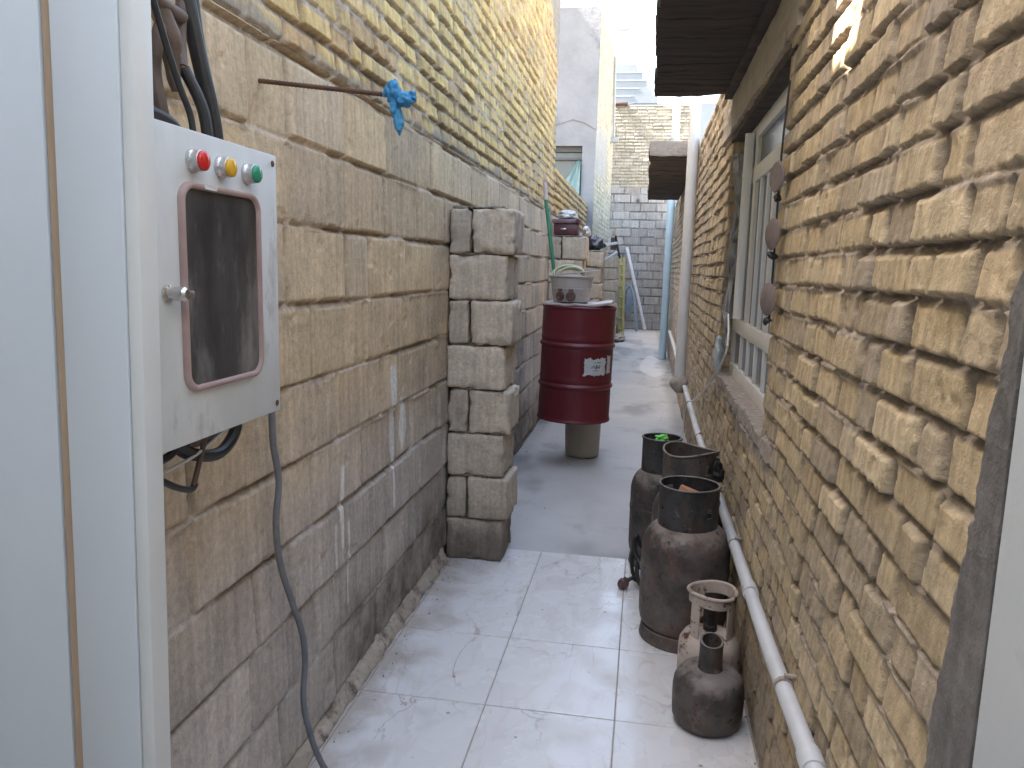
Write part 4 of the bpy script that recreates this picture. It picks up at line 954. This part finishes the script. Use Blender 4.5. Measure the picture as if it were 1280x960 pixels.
for f in range(0): pass
mb.bm.free()
pier('block_pier', 7.78, -.60, 1.755, 8, 160, 'block pier close behind the one that carries the maroon box', tone=.95)
crumple('black_bag', (-.70, 10.72, 1.79), (.115, .12, .10), m_bbag, 5, 'shiny black plastic bag on top of a block pier', 'bag')
# far junk ----------------------------------------------------------------
ld = thing('ladder', (-.50, 16.9, 0), 'narrow yellow metal ladder leaning against the left side at the far end', 'ladder')
A0, A1 = Vector((-.50, 17.0, .0)), Vector((-.555, 17.3, 1.72)); o_ = Vector((.085, -.25, 0))
for off in (Vector((0, 0, 0)), o_): MB().tube([A0+off, A1+off], .028, 8, smooth=False).build('rail', m_yellow, ld)
for k in range(7):
    t = .10+k*.135; p = A0.lerp(A1, t); MB().tube([p, p+o_], .022, 8, smooth=False).build('rung', m_yellow, ld)
mb = MB(); mb.tube([(-.49, 19.35, 2.0), (.05, 19.15, .02)], .048, 4, smooth=False); tag(mb.build('white_plank', m_alu), 'long pale plank leaning diagonally on the far end wall', 'plank')
mb = MB(); mb.tube([(-.50, 18.9, .60), (-.42, 18.7, 1.02), (-.33, 18.7, 1.05), (-.22, 18.6, .70), (-.14, 18.5, .03)], .035, 10); tag(mb.build('bent_pipe', m_bluegrey), 'bent blue-grey pipe standing between the yellow ladder and the pale plank', 'pipe')
mb = MB(); mb.bx(-.44, -.30, 19.3, 19.38, .35, .95, .01); tag(mb.build('blue_board', m_bluegrey), 'small blue-grey board behind the bent pipe at the end wall', 'board')
crumple('rubble_heap', (-.52, 16.3, .05), (.14, .5, .07), m_joint, 11, 'low heap of grey rubble at the foot of the yellow ladder', 'rubble')
crumple('rubble_heap', (-.62, 17.9, .22), (.12, .3, .25), m_cement, 15, 'dark lumpy sack of rubbish behind the yellow ladder', 'sack')
bx2 = MB(); bx2.box((-.60, 14.42, 1.92), (.11, .2, .22), .01, rot=None); bx2.jitter(.006, 9, 3); tag(bx2.build('brown_box', m_brown), 'small brown box on top of the farthest block pier', 'box')
mb = MB(); mb.box((-.70, 13.4, 1.865), (.42, .05, .045), .006, rot=RX(-10, 'Y')); tag(mb.build('pale_board', m_alu), 'short pale board sticking out above the farthest block pier', 'board')
mb = MB(); mb.tube([(-.82, 13.7, 1.54), (-.50, 13.75, 1.76)], .026, 6, smooth=False); tag(mb.build('pale_bar', m_alu), 'short pale bar slanting across the front of the farthest block pier', 'bar')
mb = MB(); mb.tube([(-.56, 14.25, 2.05), (-.52, 14.2, 1.85), (-.47, 14.2, 1.66)], .022, 6, smooth=False); tag(mb.build('black_stick', m_soot), 'black stick leaning on the brown box at the far pier', 'stick')
mb = MB(); mb.tube([(-.60, 14.2, 2.06), (-.585, 14.2, 2.17)], .014, 6, smooth=False); mb.box((-.58, 14.2, 2.10), (.05, .04, .10), .01); tag(mb.build('tan_offcut', m_tan), 'small tan wood offcut standing on the brown box', 'offcut')

# ------------------------------------------------ gas bottles
GRP = 'gas bottles standing along the right wall'
def slot_ring(mb, c, r, z0, z1, th, slots, n=72, rot=0, wav=.0, seed=0):
    """open cylinder wall of given thickness with cut-outs: slots = [(a0,a1,za,zb)] in degrees"""
    nz = 14; g = {}
    def in_slot(t, z):
        for (a0, a1, za, zb) in slots:
            if a0 <= t <= a1 and za <= z <= zb: return True
        return False
    for i in range(n):
        for j in range(nz+1):
            t = 2*math.pi*i/n+rot; z = z0+(z1-z0)*j/nz
            zz = z+(wav*math.sin(t*2+seed)*(j/nz))
            rr = r*(1+.01*math.sin(t*3+seed))
            for s_, r_ in ((0, rr-th), (1, rr)): g[i, j, s_] = mb.bm.verts.new((c[0]+r_*math.cos(t), c[1]+r_*math.sin(t), zz))
    ok = {}
    for i in range(n):
        for j in range(nz): ok[i, j] = not in_slot((i+.5)*360/n, z0+(z1-z0)*(j+.5)/nz)
    for i in range(n):
        k = (i+1) % n
        for j in range(nz):
            if not ok[i, j]: continue
            mb.bm.faces.new([g[i, j, 1], g[k, j, 1], g[k, j+1, 1], g[i, j+1, 1]]); mb.bm.faces.new([g[k, j, 0], g[i, j, 0], g[i, j+1, 0], g[k, j+1, 0]])
            if j == nz-1 or not ok[i, j+1]: mb.bm.faces.new([g[i, j+1, 1], g[k, j+1, 1], g[k, j+1, 0], g[i, j+1, 0]])
            if j == 0 or not ok[i, j-1]: mb.bm.faces.new([g[k, j, 1], g[i, j, 1], g[i, j, 0], g[k, j, 0]])
            if not ok[k, j]: mb.bm.faces.new([g[k, j, 1], g[k, j+1, 1], g[k, j+1, 0], g[k, j, 0]][::-1])
            if not ok[(i-1) % n, j]: mb.bm.faces.new([g[i, j, 1], g[i, j+1, 1], g[i, j+1, 0], g[i, j, 0]])
    bmesh.ops.delete(mb.bm, geom=[v for v in mb.bm.verts if not v.link_faces], context='VERTS')
    return mb
def bottle(c, r, h, zs_, rc_, ht, mbody, mcol, label, slots, seed, rim=.006, rot=0, wav=0):
    t = thing('gas_bottle', (c[0], c[1], 0), label, 'gas bottle', GRP)
    # body: foot ring, weld, shoulder
    def wob(a_, z): return .012*NZ.noise(Vector((math.cos(a_)*1.7+seed, math.sin(a_)*1.7, z*4)))
    p = [(0, .03), (r*.55, .028), (r*.80, .036), (r*.86, .05), (r*.965, .075), (r*.995, .10), (r, .13)]
    zm = .10+(zs_-.10)*.62
    p += [(r, zm-.014), (r*1.012, zm-.009), (r*1.018, zm), (r*1.012, zm+.009), (r, zm+.014), (r, zs_-.05)]
    for k in range(0, 11):
        a_ = math.pi/2*k/10; p.append((r*.30+r*.70*math.cos(a_)**.72, zs_-.03+(h-zs_+.03)*math.sin(a_)**1.05))
    p.append((0, h))
    q = [p[0]]
    for x in p[1:]:
        y = q[-1]; n_ = max(1, int(abs(x[1]-y[1])/.025))
        for k in range(1, n_+1): q.append((y[0]+(x[0]-y[0])*k/n_, y[1]+(x[1]-y[1])*k/n_))
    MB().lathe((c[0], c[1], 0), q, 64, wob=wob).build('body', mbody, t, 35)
    MB().lathe((c[0], c[1], 0), [(r*.90, .052), (r*.93, .050), (r*.95, .02), (r*.97, .004), (r*.955, .0), (r*.92, .003), (r*.915, .03), (r*.87, .052)], 48).build('foot_ring', mbody, t)
    cz = h-.035
    mb = MB(); slot_ring(mb, c, rc_, cz, ht-.004, .005, [(s0, s1, cz+(ht-cz)*f0, cz+(ht-cz)*f1) for s0, s1, f0, f1 in slots], rot=math.radians(rot), wav=wav, seed=seed)
    col = mb.build('collar', mcol, t, 35)
    pts = [(c[0]+(rc_-.001)*(1+.01*math.sin(a_*3+seed))*math.cos(a_), c[1]+(rc_-.001)*(1+.01*math.sin(a_*3+seed))*math.sin(a_), ht-.002+wav*math.sin(a_*2+seed)) for a_ in [2*math.pi*k/48+math.radians(rot) for k in range(49)]]
    MB().tube(pts, rim, 8, sub=1, cap=False).build('rim', mcol, col, 60)
    mb = MB(); mb.lathe((c[0], c[1], 0), [(.022, h-.008), (.022, h+.012), (.015, h+.014), (.013, h+.05), (.017, h+.052), (.017, h+.066), (0, h+.068)], 20); mb.tube([(c[0], c[1], h+.032), (c[0]-.045, c[1]-.012, h+.034)], .010, 10, smooth=False)
    mb.build('valve', m_brass, t, 40)
    return t
bottle((.212, 3.01), .172, .478, .40, .116, .628, m_gasr, m_collar, 'largest gas bottle in front, rusty brown with a dark collar holding a brick piece', [(120, 150, .55, .82), (304, 322, .40, .60), (10, 60, .30, .62), (203, 208, .48, .58)], 1)
mb = MB(); mb.box((.215, 2.985, .592), (.085, .05, .045), .006, rot=RX(22, 'Y') @ RX(15, 'Z')); mb.jitter(.006, 25, 2)
tag(mb.build('brick_piece', m_orange), 'broken orange brick piece lying in the collar of the largest gas bottle', 'brick')
bottle((.238, 3.42), .155, .50, .41, .120, .672, m_gasr, m_gasr, 'middle gas bottle with a tall brown rusty collar, behind the largest one', [(-1, 40, .30, .9), (330, 361, .30, .9), (300, 318, .55, .75), (190, 200, .3, .5)], 3, wav=.012)
bottle((.122, 3.78), .140, .49, .41, .094, .645, m_gas, m_collar, 'dark gas bottle farthest from the camera with green plastic in its collar', [(60, 110, .3, .7)], 6)
crumple('green_plastic', (.118, 3.77, .640), (.032, .034, .016), m_green, 3, 'bright green plastic scrap lying in the collar of the farthest gas bottle', 'plastic', .6)
# black crumpled stuff between middle bottle and wall
crumple('black_wad', (.345, 3.34, .60), (.026, .04, .05), m_soot, 13, 'black crumpled wad between the middle gas bottle and the wall', 'rag', .7)
# hose with regulator
hs = thing('gas_hose', (0, 3.45, 0), 'black gas hose with a brown regulator hanging beside the gas bottles on the tiles', 'hose')
MB().tube([(.085, 3.62, .16), (.045, 3.52, .17), (.020, 3.50, .23), (.012, 3.49, .17), (.035, 3.47, .12), (.055, 3.44, .10)], .011, 10).build('hose', m_black, hs)
MB().tube([(.020, 3.49, .19), (.004, 3.48, .12), (.012, 3.47, .06), (.030, 3.45, .035), (.010, 3.43, .05), (-.010, 3.42, .04)], .009, 10).build('hose', m_black, hs)
MB().tube([(.05, 3.5, .14), (.03, 3.46, .08), (.045, 3.42, .03), (.07, 3.45, .012)], .010, 10).build('hose', m_soot, hs)
mb = MB(); mb.lathe((-.028, 3.42, .026), [(0, -.024), (.018, -.024), (.024, -.014), (.026, 0), (.022, .014), (.012, .020), (.012, .028), (0, .028)], 20, rot=RX(25, 'Y')); mb.tube([(-.03, 3.42, .03), (.0, 3.425, .045)], .009, 8, smooth=False); mb.build('regulator', m_brown, hs)
# small cream bottle with ring on posts
cc = (.288, 2.655)
t = thing('small_gas_bottle', (cc[0], cc[1], 0), 'small gas bottle with flaking cream paint and a ring guard, behind the smallest black one', 'gas bottle', GRP)
MB().lathe((cc[0], cc[1], 0), [(0, .008), (.085, .004), (.098, .012), (.106, .04), (.107, .135), (.104, .160), (.09, .185), (.065, .197), (.03, .203), (0, .204)], 48).build('body', m_cream, t, 40)
mb = MB(); slot_ring(mb, cc, .079, .175, .345, .004, [(s, e_, .16, .312) for s, e_ in ((18, 105), (125, 205), (236, 312))], rot=0, wav=.004); mb.build('guard', m_cream, t, 40)
n_ = 40; MB().tube([(cc[0]+.082*math.cos(2*math.pi*k/n_), cc[1]+.082*math.sin(2*math.pi*k/n_), .347+.004*math.sin(4*math.pi*k/n_)) for k in range(n_+1)], .0065, 8, sub=1, cap=False).build('ring', m_cream, t)
MB().lathe((cc[0], cc[1], 0), [(.024, .20), (.024, .22), (.014, .223), (.013, .265), (.018, .268), (.018, .290), (.012, .296), (0, .296)], 20).build('valve', m_soot, t)
# smallest dark bottle with a tube neck
sc = (.268, 2.405)
t = thing('small_gas_bottle', (sc[0], sc[1], 0), 'smallest gas bottle, sooty black with a cut tube neck, nearest the camera', 'gas bottle', GRP)
def wob2(a_, z): return .012*NZ.noise(Vector((math.cos(a_)*2, math.sin(a_)*2, z*9)))
MB().lathe((sc[0], sc[1], 0), [(0, .006), (.085, .0), (.100, .010), (.110, .028), (.112, .05), (.113, .09), (.113, .125), (.110, .148), (.101, .168), (.085, .184), (.06, .194), (.035, .198), (0, .199)], 56, wob=wob2).build('body', m_gas, t, 50)
mb = MB(); n_ = 28; rows = []
for (r, z, sl_) in ((.044, .186, 0), (.038, .200, 0), (.0375, .22, .1), (.0365, .265, .8), (.038, .285, 1.0), (.0375, .290, 1.0), (.030, .290, 1.0), (.029, .26, .9), (.028, .21, 0)):
    rows.append([mb.bm.verts.new((sc[0]+r*math.cos(2*math.pi*k/n_), sc[1]-.012+r*math.sin(2*math.pi*k/n_), z+sl_*.010*math.sin(2*math.pi*k/n_))) for k in range(n_)])
for i in range(len(rows)-1):
    for k in range(n_): mb.bm.faces.new([rows[i][k], rows[i][(k+1) % n_], rows[i+1][(k+1) % n_], rows[i+1][k]])
mb.build('neck', m_gas, t, 50)

# small debris on the floors, too many and small to count
mb = MB(); rnd = random.Random(5)
for k in range(420):
    if k % 3: x = rnd.choice((-.872+abs(rnd.gauss(0, .022)), .40-abs(rnd.gauss(0, .02)))); y = rnd.uniform(1.0, 9)
    else: x = rnd.uniform(-.8, .35); y = rnd.uniform(3.9, 15)
    s = rnd.uniform(.001, .0042); r_ = bmesh.ops.create_icosphere(mb.bm, subdivisions=1, radius=s, matrix=Matrix.Translation((x, y, s*.5+(.002)))); 
mb.jitter(.003, 60, 2); tag(mb.build('grit', m_joint, None, 0), 'loose grit along the foot of both walls', 'grit', kind='stuff')

# ------------------------------------------------ unseen masses added to block sky and sun
pr_ = thing('blocker', (-.6, -1.2, 0), 'flat roofed porch added unseen behind the camera to dim the near light', 'blocker')  # unseen roof and wall, added to cut skylight on the door
MB().bx(-1.318, 1.2, -2.7, -1.5, 3.22, 3.36).build('roof', m_roof, pr_, 0)
MB().bx(-1.318, 1.2, -2.9, -2.7, 0, 3.2).build('rear_wall', m_plaster, pr_, 0)
nh = thing('sun_blocker', (-4.5, 14, 0), 'unseen house-sized block added behind the left yard wall to stop the sun', 'building')  # unseen mass, added to shade the far right wall
MB().bx(-6.5, -4.0, 7.9, 22, 0, 8.6).build('wall', m_lintel, nh, 0)
